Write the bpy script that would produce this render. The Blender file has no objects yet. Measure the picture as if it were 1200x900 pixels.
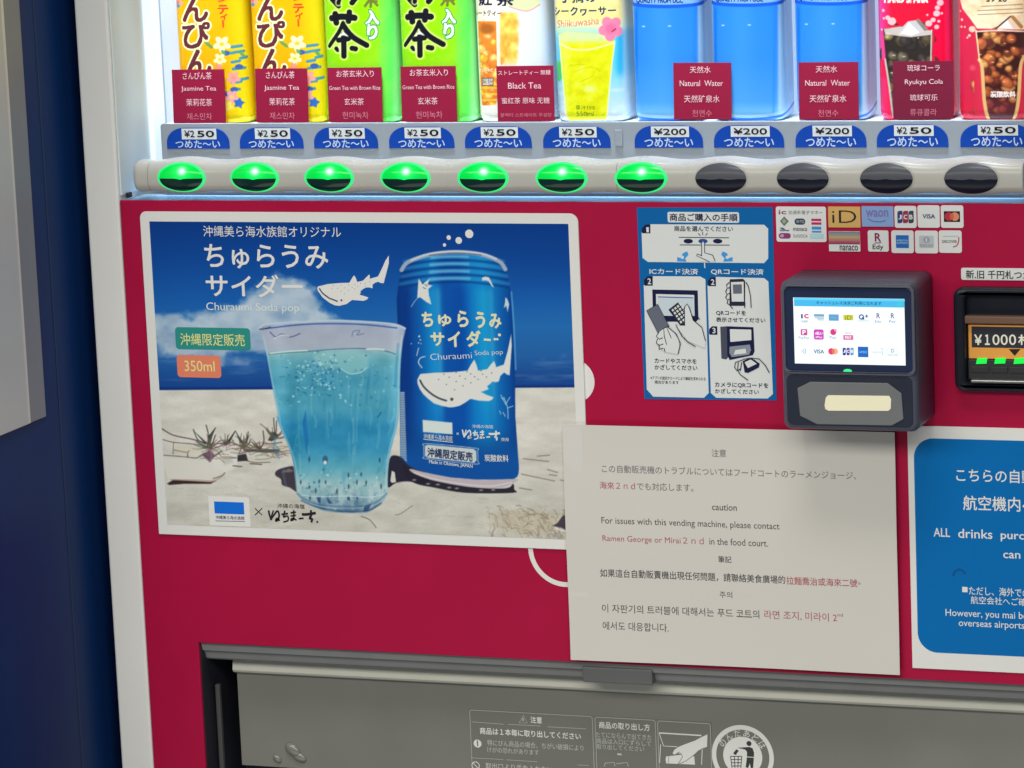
import bpy, bmesh, math, random
import numpy as np
from mathutils import Matrix, Vector
from mathutils.geometry import tessellate_polygon

random.seed(4)
sc = bpy.context.scene
PI = math.pi

# ------------------------------------------------------------------ camera
F_PX, W_PX, H_PX = 4174.15, 1200.0, 900.0
YAW, PITCH, ROLL = 0.34774153, -0.17692652, 0.04176183
CAM = np.array([1.05, -2.8913, 1.40])


def rot3(y, p, r):
    cy, sy, cp, sp, cr, sr = math.cos(y), math.sin(y), math.cos(p), math.sin(p), math.cos(r), math.sin(r)
    Ry = np.array([[cy, -sy, 0], [sy, cy, 0], [0, 0, 1]])
    Rp = np.array([[1, 0, 0], [0, cp, -sp], [0, sp, cp]])
    Rr = np.array([[cr, 0, sr], [0, 1, 0], [-sr, 0, cr]])
    return Ry @ Rp @ Rr


R3 = rot3(YAW, PITCH, ROLL)
cam_d = bpy.data.cameras.new("camera")
cam_d.sensor_width = 36.0
cam_d.lens = F_PX / W_PX * 36.0
cam_d.clip_start = 0.05
cam_d.clip_end = 60
cam = bpy.data.objects.new("camera", cam_d)
sc.collection.objects.link(cam)
cam.matrix_world = Matrix(((R3[0, 0], R3[0, 2], -R3[0, 1], CAM[0]),
                           (R3[1, 0], R3[1, 2], -R3[1, 1], CAM[1]),
                           (R3[2, 0], R3[2, 2], -R3[2, 1], CAM[2]), (0, 0, 0, 1)))
sc.camera = cam

# ------------------------------------------------------------------ world, lamps, exposure
world = bpy.data.worlds.new("World")
sc.world = world
world.use_nodes = True
world.node_tree.nodes["Background"].inputs[0].default_value = (0.72, 0.86, 1.0, 1)
world.node_tree.nodes["Background"].inputs[1].default_value = 0.10


def area(name, loc, target, sx, sy, power, col):
    l = bpy.data.lights.new(name, 'AREA')
    l.shape = 'RECTANGLE'
    l.size, l.size_y, l.energy, l.color = sx, sy, power, col
    o = bpy.data.objects.new(name, l)
    sc.collection.objects.link(o)
    o.location = loc
    o.rotation_euler = (Vector(target) - Vector(loc)).to_track_quat('-Z', 'Y').to_euler()
    return o


area("hanging_lamp", (0.12, -1.30, 1.42), (0.12, -1.3001, 0.0), 2.0, 0.6, 25, (1.0, 0.97, 0.86))
area("ceiling_lamp", (0.35, -1.0, 2.7), (0.1, 0.0, 0.75), 0.8, 0.4, 15, (1.0, 0.97, 0.88))
area("floor_bounce", (0.0, -1.3, 0.05), (0.0, -1.2999, 1.0), 1.6, 1.2, 7, (1.0, 0.95, 0.80))
sc.view_settings.view_transform = 'Standard'
sc.view_settings.look = 'None'
sc.view_settings.exposure = 0.0
sc.view_settings.gamma = 1.0
sc.cycles.use_denoising = True
sc.cycles.max_bounces = 8

ILL = np.array([0.62, 0.60, 0.54])       # linear light a white surface of the front sends back
ILLC = np.array([0.95, 1.02, 1.10])      # the same inside the lit display


# ------------------------------------------------------------------ photo measure -> place
def at(px, py, Y=0.0):
    d = R3 @ np.array([(px - W_PX / 2) / F_PX, 1.0, -(py - H_PX / 2) / F_PX])
    k = (Y - CAM[1]) / d[1]
    return CAM[0] + d[0] * k, CAM[2] + d[2] * k


def proj(X, Y, Z):
    dx, dy, dz = X - CAM[0], Y - CAM[1], Z - CAM[2]
    a = R3[0, 0] * dx + R3[1, 0] * dy + R3[2, 0] * dz
    b = R3[0, 1] * dx + R3[1, 1] * dy + R3[2, 1] * dz
    c = R3[0, 2] * dx + R3[1, 2] * dy + R3[2, 2] * dz
    return W_PX / 2 + F_PX * a / b, H_PX / 2 - F_PX * c / b


def ZM(ox, oy, s):
    """reads positions measured in an enlargement whose corner is (ox, oy)"""
    def f(*v):
        return [(ox + v[i] / s, oy + v[i + 1] / s) for i in range(0, len(v), 2)]
    return f


def lin(c):
    c = np.asarray(c, float) / 255.0
    return np.where(c <= 0.04045, c / 12.92, ((c + 0.055) / 1.055) ** 2.4)


def alb(c, ill=None):
    return np.clip(lin(c) / (ILL if ill is None else ill), 0.002, 0.9)


INK = [1.0]        # how strongly the spot a print hangs at is lit, against the middle of the front


# ------------------------------------------------------------------ materials
MATS = {}


def principled(name, col, rough=0.45, metal=0.0, coat=0.0, spec=0.28, noise=0.0, nscale=30.0, bump=0.0, bscale=400.0, emit=None, estr=0.0):
    if name in MATS:
        return MATS[name]
    m = bpy.data.materials.new(name)
    m.use_nodes = True
    nt = m.node_tree
    b = nt.nodes["Principled BSDF"]
    b.inputs["Base Color"].default_value = (*[float(x) for x in col], 1)
    b.inputs["Roughness"].default_value = rough
    b.inputs["Metallic"].default_value = metal
    b.inputs["Specular IOR Level"].default_value = spec
    b.inputs["Coat Weight"].default_value = coat
    b.inputs["Coat Roughness"].default_value = 0.12
    if emit is not None:
        b.inputs["Emission Color"].default_value = (*[float(x) for x in emit], 1)
        b.inputs["Emission Strength"].default_value = estr
    tc = None
    if noise or bump:
        tc = nt.nodes.new("ShaderNodeTexCoord")
    if noise:
        n = nt.nodes.new("ShaderNodeTexNoise")
        n.inputs["Scale"].default_value = nscale
        n.inputs["Detail"].default_value = 5
        nt.links.new(tc.outputs["Object"], n.inputs["Vector"])
        mx = nt.nodes.new("ShaderNodeMix")
        mx.data_type = 'RGBA'
        lo = [max(0, x * (1 - noise)) for x in col]
        hi = [min(1, x * (1 + noise)) for x in col]
        mx.inputs[6].default_value = (*lo, 1)
        mx.inputs[7].default_value = (*hi, 1)
        nt.links.new(n.outputs["Fac"], mx.inputs[0])
        nt.links.new(mx.outputs[2], b.inputs["Base Color"])
        mr = nt.nodes.new("ShaderNodeMapRange")
        mr.inputs[3].default_value = rough * 0.8
        mr.inputs[4].default_value = min(1, rough * 1.2)
        nt.links.new(n.outputs["Fac"], mr.inputs[0])
        nt.links.new(mr.outputs[0], b.inputs["Roughness"])
    if bump:
        n2 = nt.nodes.new("ShaderNodeTexNoise")
        n2.inputs["Scale"].default_value = bscale
        n2.inputs["Detail"].default_value = 3
        nt.links.new(tc.outputs["Object"], n2.inputs["Vector"])
        bp = nt.nodes.new("ShaderNodeBump")
        bp.inputs["Strength"].default_value = bump
        bp.inputs["Distance"].default_value = 0.001
        nt.links.new(n2.outputs["Fac"], bp.inputs["Height"])
        nt.links.new(bp.outputs["Normal"], b.inputs["Normal"])
    MATS[name] = m
    return m


def ink(c, rough=0.42, ill=None):
    k = "" if ill is None else "c%d" % int(ill[0] * 100)
    return principled("ink_%d_%d_%d_%d_%d%s" % (*c, int(rough * 100), int(INK[0] * 100), k), alb(c, ILL * INK[0] if ill is None else ill), rough, spec=0.15)


def glow(c, s=1.0):
    k = "glow_%d_%d_%d_%d" % (*c, int(s * 100))
    return principled(k, (0.02, 0.02, 0.02), 0.3, emit=lin(c), estr=s)


def attr_mat(name, rough=0.4, coat=0.0, spec=0.28, emit=0.0, bump=0.0, bscale=300):
    if name in MATS:
        return MATS[name]
    m = principled(name, (0.5, 0.5, 0.5), rough, coat=coat, spec=spec, bump=bump, bscale=bscale)
    nt = m.node_tree
    a = nt.nodes.new("ShaderNodeAttribute")
    a.attribute_name = "Col"
    b = nt.nodes["Principled BSDF"]
    nt.links.new(a.outputs["Color"], b.inputs["Base Color"])
    if emit:
        nt.links.new(a.outputs["Color"], b.inputs["Emission Color"])
        b.inputs["Emission Strength"].default_value = emit
    return m


# ------------------------------------------------------------------ objects
ORG = {}


def thing(name, label, cat, org, group=None):
    o = bpy.data.objects.new(name, None)
    o.empty_display_size = 0.02
    sc.collection.objects.link(o)
    o.location = org
    ORG[o] = np.array(org, float)
    tag(o, label, cat, group)
    return o


def tag(o, label=None, cat=None, group=None, kind=None):
    for k, v in (("label", label), ("category", cat), ("group", group), ("kind", kind)):
        if v:
            o[k] = v
    return o


def mk(name, V, parts, parent=None, org=None, col=None, smooth=False):
    """parts: list of (faces array (m,k), material). V in place coordinates."""
    V = np.asarray(V, float)
    if org is None:
        org = (V.min(0) + V.max(0)) / 2
        org[2] = V[:, 2].min()
    org = np.asarray(org, float)
    me = bpy.data.meshes.new(name)
    loops, starts, mi, mats, n = [], [], [], [], 0
    for f, m in parts:
        f = np.asarray(f, np.int32)
        if f.size == 0:
            continue
        if m not in mats:
            mats.append(m)
        k = f.shape[1]
        loops.append(f.ravel())
        starts.append(n + np.arange(len(f), dtype=np.int32) * k)
        n += f.size
        mi.append(np.full(len(f), mats.index(m), np.int32))
    loops = np.concatenate(loops)
    starts = np.concatenate(starts).astype(np.int32)
    mi = np.concatenate(mi)
    me.vertices.add(len(V))
    me.vertices.foreach_set("co", (V - org).astype(np.float32).ravel())
    me.loops.add(len(loops))
    me.loops.foreach_set("vertex_index", loops.astype(np.int32))
    me.polygons.add(len(starts))
    me.polygons.foreach_set("loop_start", starts)
    me.polygons.foreach_set("material_index", mi)
    me.polygons.foreach_set("use_smooth", np.full(len(starts), bool(smooth)))
    for m in mats:
        me.materials.append(m)
    if col is not None:
        a = me.color_attributes.new("Col", 'FLOAT_COLOR', 'POINT')
        c4 = np.ones((len(V), 4), np.float32)
        c4[:, :3] = col
        a.data.foreach_set("color", c4.ravel())
    me.update(calc_edges=True)
    me.validate()
    o = bpy.data.objects.new(name, me)
    sc.collection.objects.link(o)
    ORG[o] = org
    if parent is not None:
        o.parent = parent
        o.location = org - ORG[parent]
    else:
        o.location = org
    return o


def from_bm(name, bm, mat, parent=None, smooth=False, org=None):
    bm.verts.ensure_lookup_table()
    bm.verts.index_update()
    V = np.array([v.co[:] for v in bm.verts])
    by = {}
    for f in bm.faces:
        by.setdefault((len(f.verts), f.material_index), []).append([v.index for v in f.verts])
    mats = mat if isinstance(mat, (list, tuple)) else [mat]
    parts = [(np.array(fs), mats[min(k[1], len(mats) - 1)]) for k, fs in by.items()]
    bm.free()
    return mk(name, V, parts, parent, org, smooth=smooth)


def rr_pts(x0, x1, z0, z1, r, n=6):
    """rounded rectangle outline; r one number or (tl, tr, br, bl)"""
    r = (r,) * 4 if not isinstance(r, (tuple, list)) else r
    out = []
    for cx, cz, rad, a0 in ((x0, z1, r[0], 180), (x1, z1, r[1], 90), (x1, z0, r[2], 0), (x0, z0, r[3], -90)):
        if rad <= 0:
            out.append((cx, cz))
            continue
        sx = 1 if cx == x0 else -1
        sz = 1 if cz == z0 else -1
        for i in range(n + 1):
            a = math.radians(a0 - 90 * i / n)
            out.append((cx + sx * rad + rad * math.cos(a), cz + sz * rad + rad * math.sin(a)))
    return out


def slab_bm(pts, yf, yb, bevel=0.0, seg=3, holes=()):
    """outline in (x, z), extruded from the back plane yb to the front plane yf (front is -Y)"""
    bm = bmesh.new()
    allp = [list(pts)] + [list(h) for h in holes]
    tris = tessellate_polygon([[Vector((p[0], p[1], 0)) for p in l] for l in allp]) if holes else None
    flat = [p for l in allp for p in l]
    fr = [bm.verts.new((p[0], yf, p[1])) for p in flat]
    bk = [bm.verts.new((p[0], yb, p[1])) for p in flat]
    if tris:
        for t in tris:
            bm.faces.new([fr[i] for i in t])
            bm.faces.new([bk[i] for i in reversed(t)])
    else:
        bm.faces.new(fr)
        bm.faces.new(list(reversed(bk)))
    s = 0
    rim = []
    for l in allp:
        n = len(l)
        for i in range(n):
            a, b = s + i, s + (i + 1) % n
            bm.faces.new((fr[a], fr[b], bk[b], bk[a]))
            rim.append((fr[a], fr[b]))
        s += n
    bmesh.ops.recalc_face_normals(bm, faces=bm.faces)
    if bevel > 0:
        es = [bm.edges.get(p) for p in rim]
        bmesh.ops.bevel(bm, geom=[e for e in es if e], offset=bevel, segments=seg, affect='EDGES', profile=0.5)
    return bm


def box_bm(x0, x1, y0, y1, z0, z1, bevel=0.0, bm=None, seg=2):
    b = bmesh.new()
    vs = [b.verts.new((x, y, z)) for x in (x0, x1) for y in (y0, y1) for z in (z0, z1)]
    for f in ((0, 1, 3, 2), (4, 6, 7, 5), (0, 4, 5, 1), (2, 3, 7, 6), (0, 2, 6, 4), (1, 5, 7, 3)):
        b.faces.new([vs[i] for i in f])
    bmesh.ops.recalc_face_normals(b, faces=b.faces)
    if bevel:
        bmesh.ops.bevel(b, geom=list(b.edges), offset=bevel, segments=seg, affect='EDGES', profile=0.5)
    if bm is None:
        return b
    me = bpy.data.meshes.new("tmp")
    b.to_mesh(me)
    b.free()
    bm.from_mesh(me)
    bpy.data.meshes.remove(me)
    return bm


# ------------------------------------------------------------------ lettering
TXT = {}


def text_shape(s, weight=0.0, res=3, spacing=1.0):
    k = (s, weight, res, spacing)
    if k in TXT:
        return TXT[k]
    c = bpy.data.curves.new("lettering", 'FONT')
    c.body = s
    c.resolution_u = res
    c.offset = weight
    c.space_character = spacing
    o = bpy.data.objects.new("lettering", c)
    sc.collection.objects.link(o)
    dg = bpy.context.evaluated_depsgraph_get()
    e = o.evaluated_get(dg)
    me = e.to_mesh()
    me.calc_loop_triangles()
    v = np.array([x.co[:2] for x in me.vertices])
    t = np.array([x.vertices[:] for x in me.loop_triangles])
    e.to_mesh_clear()
    bpy.data.objects.remove(o)
    bpy.data.curves.remove(c)
    lo, hi = v.min(0), v.max(0)
    v = (v - lo) / np.maximum(hi - lo, 1e-6)
    TXT[k] = (v, t)
    return v, t


class Sheet:
    """a flat thing in the plane Y, turned by th in that plane; shapes are laid on it layer by layer"""

    def __init__(self, Y, th=0.0, pivot=(0, 0), step=0.00012):
        self.Y, self.c, self.s, self.pv, self.step = Y, math.cos(th), math.sin(th), pivot, step
        self.V, self.P, self.C, self.n, self.k = [], [], [], 0, 0
        self.lift = lambda u, v: 0.0

    def loc(self, p):
        X, Z = at(p[0], p[1], self.Y)
        X, Z = X - self.pv[0], Z - self.pv[1]
        return X * self.c + Z * self.s, -X * self.s + Z * self.c

    def wld(self, u, v):
        return self.pv[0] + u * self.c - v * self.s, self.pv[1] + u * self.s + v * self.c

    def pxu(self, px, v, py=450.0):
        for _ in range(3):
            u = self.loc((px, py))[0]
            X, Z = self.wld(u, v)
            py = proj(X, self.Y, Z)[1]
        return u

    def put(self, uv, tris, mat, layer=1, y=None, col=None):
        uv = np.asarray(uv, float)
        X, Z = self.wld(uv[:, 0], uv[:, 1])
        self.k += 1
        yy = (self.Y - layer * self.step - self.k * 1.5e-6) if y is None else y
        yy = np.full(len(uv), yy) + self.lift(uv[:, 0], uv[:, 1])
        self.V.append(np.stack([X, yy, Z], 1))
        self.C.append(np.ones((len(uv), 3)) if col is None else col)
        self.P.append((np.asarray(tris) + self.n, mat))
        self.n += len(uv)

    def poly_uv(self, uv, mat, layer=1):
        t = tessellate_polygon([[Vector((a, b, 0)) for a, b in uv]])
        self.put(uv, t, mat, layer)

    def poly(self, pts, mat, layer=1):
        self.poly_uv([self.loc(p) for p in pts], mat, layer)

    def box(self, x0, y0, x1, y1):
        """photo box -> local rectangle (u0, u1, v0, v1), square to the sheet"""
        u0, v1 = self.loc((x0, y0))
        v0 = self.loc((x0, y1))[1]
        return u0, self.pxu(x1, (v0 + v1) / 2), v0, v1

    def rect(self, x0, y0, x1, y1, mat, layer=1, r=0.0, n=5):
        u0, u1, v0, v1 = self.box(x0, y0, x1, y1)
        r = tuple(a * 0.00076 for a in r) if isinstance(r, (tuple, list)) else r * 0.00076
        self.poly_uv(rr_pts(u0, u1, v0, v1, r, n), mat, layer)

    def ell(self, cx, cy, rx, ry, mat, layer=1, n=28):
        u, v = self.loc((cx, cy))
        k = 0.00076
        self.poly_uv([(u + rx * k * math.cos(2 * PI * i / n), v + ry * k * math.sin(2 * PI * i / n)) for i in range(n)], mat, layer)

    def ring(self, cx, cy, ro, ri, mat, layer=1, a0=0, a1=360, n=48):
        u, v = self.loc((cx, cy))
        k = 0.00076
        uv, q = [], []
        for i in range(n + 1):
            a = math.radians(a0 + (a1 - a0) * i / n)
            for rr in (ro, ri):
                uv.append((u + rr * k * math.cos(a), v + rr * k * math.sin(a)))
        for i in range(n):
            q += [(2 * i, 2 * i + 1, 2 * i + 3), (2 * i, 2 * i + 3, 2 * i + 2)]
        self.put(uv, q, mat, layer)

    def line(self, pts, w, mat, layer=1, closed=False):
        P = np.array([self.loc(p) for p in pts])
        if closed:
            P = np.vstack([P, P[:1]])
        h = w * 0.00076 / 2
        d = np.diff(P, axis=0)
        d /= np.maximum(np.linalg.norm(d, axis=1, keepdims=True), 1e-9)
        nrm = np.stack([-d[:, 1], d[:, 0]], 1)
        vn = np.zeros_like(P)
        vn[:-1] += nrm
        vn[1:] += nrm
        if closed:
            vn[0] = vn[-1] = nrm[0] + nrm[-1]
        vn /= np.maximum(np.linalg.norm(vn, axis=1, keepdims=True), 0.35)
        uv = np.empty((2 * len(P), 2))
        uv[0::2] = P + vn * h
        uv[1::2] = P - vn * h
        q = []
        for i in range(len(P) - 1):
            q += [(2 * i, 2 * i + 1, 2 * i + 3), (2 * i, 2 * i + 3, 2 * i + 2)]
        self.put(uv, q, mat, layer)

    def text(self, s, x0, y0, x1, y1, mat, layer=2, w=0.0, res=3, rot=0.0):
        v, t = text_shape(s, 0.0 if w > 0 else w, res)
        u0, u1, v0, v1 = self.box(x0, y0, x1, y1)
        if w > 0:
            g = w * (v1 - v0)
            u0, u1, v0, v1 = u0 + g, u1 - g, v0 + g, v1 - g
            n = len(v)
            sx, sy = g / max(u1 - u0, 1e-9), g / max(v1 - v0, 1e-9)
            off = [(-sx, 0), (sx, 0), (0, sy), (0, -sy)]
            for i, (a, b) in enumerate(off):
                self._lay(v + np.array([a, b]), t, u0, u1, v0, v1, mat, layer, rot)
            return
        self._lay(v, t, u0, u1, v0, v1, mat, layer, rot)

    def _lay(self, v, t, u0, u1, v0, v1, mat, layer, rot):
        if rot:
            q = v - 0.5
            c, sn = math.cos(rot), math.sin(rot)
            a = np.stack([q[:, 0] * (u1 - u0), q[:, 1] * (v1 - v0)], 1)
            a = np.stack([a[:, 0] * c - a[:, 1] * sn, a[:, 0] * sn + a[:, 1] * c], 1)
            uv = a + np.array([(u0 + u1) / 2, (v0 + v1) / 2])
        else:
            uv = np.stack([u0 + v[:, 0] * (u1 - u0), v0 + v[:, 1] * (v1 - v0)], 1)
        self.put(uv, t, mat, layer)

    def plate(self, outline_uv, th, mat, bevel=0.0):
        """the solid body of the sheet: from its plane Y back by th"""
        pts = [self.wld(a, b) for a, b in outline_uv]
        bm = slab_bm(pts, self.Y, self.Y + th, bevel, 2)
        bm.verts.index_update()
        V = np.array([v.co[:] for v in bm.verts])
        X, Z = V[:, 0] - self.pv[0], V[:, 2] - self.pv[1]
        V[:, 1] += self.lift(X * self.c + Z * self.s, -X * self.s + Z * self.c)
        bmesh.ops.triangulate(bm, faces=bm.faces)
        T = np.array([[v.index for v in f.verts] for f in bm.faces])
        bm.free()
        self.V.append(V)
        self.C.append(np.ones((len(V), 3)))
        self.P.append((T + self.n, mat))
        self.n += len(V)

    def solid(self, bm, mat):
        bmesh.ops.triangulate(bm, faces=bm.faces)
        bm.verts.index_update()
        V = np.array([v.co[:] for v in bm.verts])
        T = np.array([[v.index for v in f.verts] for f in bm.faces])
        bm.free()
        self.V.append(V)
        self.C.append(np.ones((len(V), 3)))
        self.P.append((T + self.n, mat))
        self.n += len(V)

    def done(self, name, parent=None, org=None):
        return mk(name, np.vstack(self.V), self.P, parent, org, col=np.vstack(self.C))


# ------------------------------------------------------------------ printed pictures (colours per vertex of a fine grid)
def vnoise(x, y, seed=0):
    xi, yi = np.floor(x).astype(np.int64), np.floor(y).astype(np.int64)
    xf, yf = x - xi, y - yi
    xf, yf = xf * xf * (3 - 2 * xf), yf * yf * (3 - 2 * yf)

    def h(a, b):
        n = (a * 374761393 + b * 668265263 + seed * 982451653) & 0x7fffffff
        n = ((n ^ (n >> 13)) * 1274126177) & 0x7fffffff
        return ((n ^ (n >> 16)) & 0xffff) / 65535.0
    return (h(xi, yi) * (1 - xf) + h(xi + 1, yi) * xf) * (1 - yf) + (h(xi, yi + 1) * (1 - xf) + h(xi + 1, yi + 1) * xf) * yf


def fbm(x, y, seed=0, oct=4):
    s, a = 0, 0.5
    for i in range(oct):
        s = s + a * vnoise(x, y, seed + i)
        x, y, a = x * 2.03 + 7.1, y * 2.03 + 3.3, a * 0.5
    return s / (1 - 0.5 ** oct)


def sst(a, b, x):
    t = np.clip((x - a) / (b - a), 0, 1)
    return t * t * (3 - 2 * t)


def curve(pts, closed=False, n=5):
    """smooth curve through the points"""
    P = [np.array(q, float) for q in pts]
    if len(P) < 3:
        return pts
    out = []
    m = len(P)
    for i in range(m if closed else m - 1):
        a = P[(i - 1) % m] if closed or i > 0 else P[0]
        b, c = P[i], P[(i + 1) % m]
        d = P[(i + 2) % m] if closed or i + 2 < m else P[-1]
        for k in range(n):
            t = k / n
            out.append(tuple(0.5 * (2 * b + (c - a) * t + (2 * a - 5 * b + 4 * c - d) * t * t + (3 * b - a - 3 * c + d) * t ** 3)))
    if not closed:
        out.append(tuple(P[-1]))
    return out


class Paint:
    def __init__(self, X, Y, base):
        self.X, self.Y = X, Y
        self.C = np.zeros(X.shape + (3,))
        self.C[:] = base

    def sl(self, x0, y0, x1, y1, m=2):
        ok = (self.X >= x0 - m) & (self.X <= x1 + m) & (self.Y >= y0 - m) & (self.Y <= y1 + m)
        r = np.where(ok.any(1))[0]
        c = np.where(ok.any(0))[0]
        if len(r) == 0:
            return None
        return slice(r[0], r[-1] + 1), slice(c[0], c[-1] + 1)

    def blend(self, s, a, col):
        a = np.asarray(a)[..., None]
        self.C[s] = self.C[s] * (1 - a) + a * np.asarray(col, float)

    def all(self, a, col):
        self.blend((slice(None), slice(None)), a, col)

    @staticmethod
    def segd(x, y, a, b):
        dx, dy = b[0] - a[0], b[1] - a[1]
        t = np.clip(((x - a[0]) * dx + (y - a[1]) * dy) / max(dx * dx + dy * dy, 1e-9), 0, 1)
        return np.hypot(x - a[0] - t * dx, y - a[1] - t * dy)

    def pmask(self, s, pts, aa=0.6):
        x, y = self.X[s], self.Y[s]
        ins = np.zeros(x.shape, bool)
        d = np.full(x.shape, 1e9)
        n = len(pts)
        for i in range(n):
            a, b = pts[i], pts[(i + 1) % n]
            d = np.minimum(d, self.segd(x, y, a, b))
            c = (a[1] > y) != (b[1] > y)
            if a[1] != b[1]:
                xi = a[0] + (y - a[1]) / (b[1] - a[1]) * (b[0] - a[0])
                ins ^= c & (x < xi)
        sd = np.where(ins, d, -d)
        return np.clip(sd / (2 * aa) + 0.5, 0, 1)

    def poly(self, pts, col, al=1.0, aa=0.6, smooth=False):
        pts = curve(pts, True, 4) if smooth else pts
        p = np.array(pts)
        s = self.sl(p[:, 0].min(), p[:, 1].min(), p[:, 0].max(), p[:, 1].max(), aa + 1)
        if s:
            self.blend(s, self.pmask(s, pts, aa) * al, col(self.X[s], self.Y[s]) if callable(col) else col)

    def stroke(self, pts, w, col, al=1.0, aa=0.5, w2=None):
        pts = curve(pts, n=4)
        p = np.array(pts)
        s = self.sl(p[:, 0].min() - w, p[:, 1].min() - w, p[:, 0].max() + w, p[:, 1].max() + w)
        if not s:
            return
        x, y = self.X[s], self.Y[s]
        m = np.zeros(x.shape)
        n = len(pts) - 1
        for i in range(n):
            ww = w if w2 is None else w + (w2 - w) * (i + 0.5) / n
            m = np.maximum(m, np.clip((ww / 2 - self.segd(x, y, pts[i], pts[i + 1])) / (2 * aa) + 0.5, 0, 1))
        self.blend(s, m * al, col)

    def ell(self, cx, cy, rx, ry, col, al=1.0, aa=0.6, rot=0.0):
        s = self.sl(cx - max(rx, ry) - aa, cy - max(rx, ry) - aa, cx + max(rx, ry) + aa, cy + max(rx, ry) + aa)
        if not s:
            return
        x, y = self.X[s] - cx, self.Y[s] - cy
        c, sn = math.cos(rot), math.sin(rot)
        r = np.hypot((x * c + y * sn) / rx, (-x * sn + y * c) / ry)
        self.blend(s, np.clip((1 - r) * min(rx, ry) / (2 * aa) + 0.5, 0, 1) * al, col)

    def tmask(self, txt, x0, y0, x1, y1, w=0.0, slope=0.0, grow=0.0):
        s = self.sl(x0, y0 - abs(slope) * (x1 - x0), x1, y1 + abs(slope) * (x1 - x0), grow + 2)
        if not s:
            return None, None
        v, t = text_shape(txt, 0.0 if w > 0 else w, 3)
        P = np.stack([x0 + v[:, 0] * (x1 - x0), y1 - v[:, 1] * (y1 - y0) + slope * (v[:, 0] * (x1 - x0))], 1)
        X, Y = self.X[s], self.Y[s]
        m = np.zeros(X.shape)
        dd = 0.22 + max(w, 0) * (y1 - y0) * 0.9
        for ox, oy in ((-dd, -dd), (dd, -dd), (-dd, dd), (dd, dd)):
            x, y = X + ox, Y + oy
            k = np.zeros(X.shape, bool)
            for a, b, c in P[t]:
                lo, hi = np.minimum(np.minimum(a, b), c), np.maximum(np.maximum(a, b), c)
                r = np.where(((x >= lo[0]) & (x <= hi[0]) & (y >= lo[1]) & (y <= hi[1])))
                if len(r[0]) == 0:
                    continue
                xx, yy = x[r], y[r]
                e1 = (b[0] - a[0]) * (yy - a[1]) - (b[1] - a[1]) * (xx - a[0])
                e2 = (c[0] - b[0]) * (yy - b[1]) - (c[1] - b[1]) * (xx - b[0])
                e3 = (a[0] - c[0]) * (yy - c[1]) - (a[1] - c[1]) * (xx - c[0])
                i = ((e1 >= 0) & (e2 >= 0) & (e3 >= 0)) | ((e1 <= 0) & (e2 <= 0) & (e3 <= 0))
                k[r[0][i], r[1][i]] = True
            m = m + k * 0.25 if w <= 0 else np.maximum(m, k * 1.0)
        return s, m

    def text(self, txt, x0, y0, x1, y1, col, w=0.0, al=1.0, slope=0.0, outline=None, ow=2.0):
        s, m = self.tmask(txt, x0, y0, x1, y1, w, slope, ow if outline is not None else 0)
        if s is None:
            return
        if outline is not None:
            st = abs(self.X[s][0, 1] - self.X[s][0, 0]) if m.shape[1] > 1 else 1
            n = max(1, int(round(ow / max(st, 1e-6))))
            d = m.copy()
            for k in range(12):
                a = 2 * PI * k / 12
                sx, sy = int(round(n * math.cos(a))), int(round(n * math.sin(a)))
                d = np.maximum(d, np.roll(np.roll(m, sx, 1), sy, 0))
            self.blend(s, d * al, outline)
        self.blend(s, m * al, col)


def lerp_stops(t, stops):
    xs = [s[0] for s in stops]
    return np.stack([np.interp(t, xs, [s[1][k] for s in stops]) for k in range(3)], -1)


def grid_faces(nr, nc, wrap=False):
    i, j = np.meshgrid(np.arange(nr - 1), np.arange(nc if wrap else nc - 1), indexing='ij')
    j2 = (j + 1) % nc
    return np.stack([i * nc + j, i * nc + j2, (i + 1) * nc + j2, (i + 1) * nc + j], -1).reshape(-1, 4)


# ================================================================== THE VENDING MACHINE
XL = at(140.3, 237)[0]                    # red front: left edge
XF = at(101.0, 237)[0]                    # white frame: outer left edge
XR = 0.47                                 # right end, outside the picture
ZT = at(640, 236.6)[1]                    # red front: top edge
ZTRAY = at(650, 774.2)[1]                 # pick-up opening: top edge
XTRAY = at(232.6, 757)[0]
ZB, ZTOP = 0.40, 1.36
Y_BACK = 0.105                            # back wall of the display
M_white = principled("white_enamel", alb((210, 210, 198)), 0.42, noise=0.04, nscale=9, bump=0.05, bscale=900)
M_lining = principled("display_lining", (0.72, 0.82, 0.88), 0.5, noise=0.03, nscale=12)
M_red = principled("red_enamel", (0.47, 0.006, 0.060), 0.42, coat=0.0, spec=0.16, noise=0.11, nscale=9, bump=0.12, bscale=1300)
M_ledge = principled("ledge_plastic", (0.26, 0.40, 0.52), 0.5, spec=0.3)
M_plate = principled("price_rail_plastic", (0.30, 0.335, 0.375), 0.45, noise=0.03)
M_bar = principled("button_bar_plastic", (0.60, 0.59, 0.555), 0.27, spec=0.5, noise=0.03, nscale=20, bump=0.05, bscale=800)

vm = thing("vending_machine", "white framed drink vending machine with a crimson front and a row of oval buttons",
           "vending machine", ((XF + XR) / 2, 0.0, ZB))

# white frame stile and side of the cabinet
from_bm("cabinet_frame", box_bm(XF, XL - 0.0012, 0.0, 0.45, ZB, ZTOP, 0.0022, seg=3), M_white, vm)
bm = box_bm(XL - 0.001, XR, 0.125, 0.44, ZT - 0.02, ZTOP - 0.01)
box_bm(XL - 0.001, XR, 0.02, 0.124, ZTOP - 0.03, ZTOP - 0.005, 0, bm)
box_bm(XR, XR + 0.03, 0.0, 0.45, ZB, ZTOP, 0.002, bm)
from_bm("cabinet_body", bm, M_white, vm)

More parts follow.
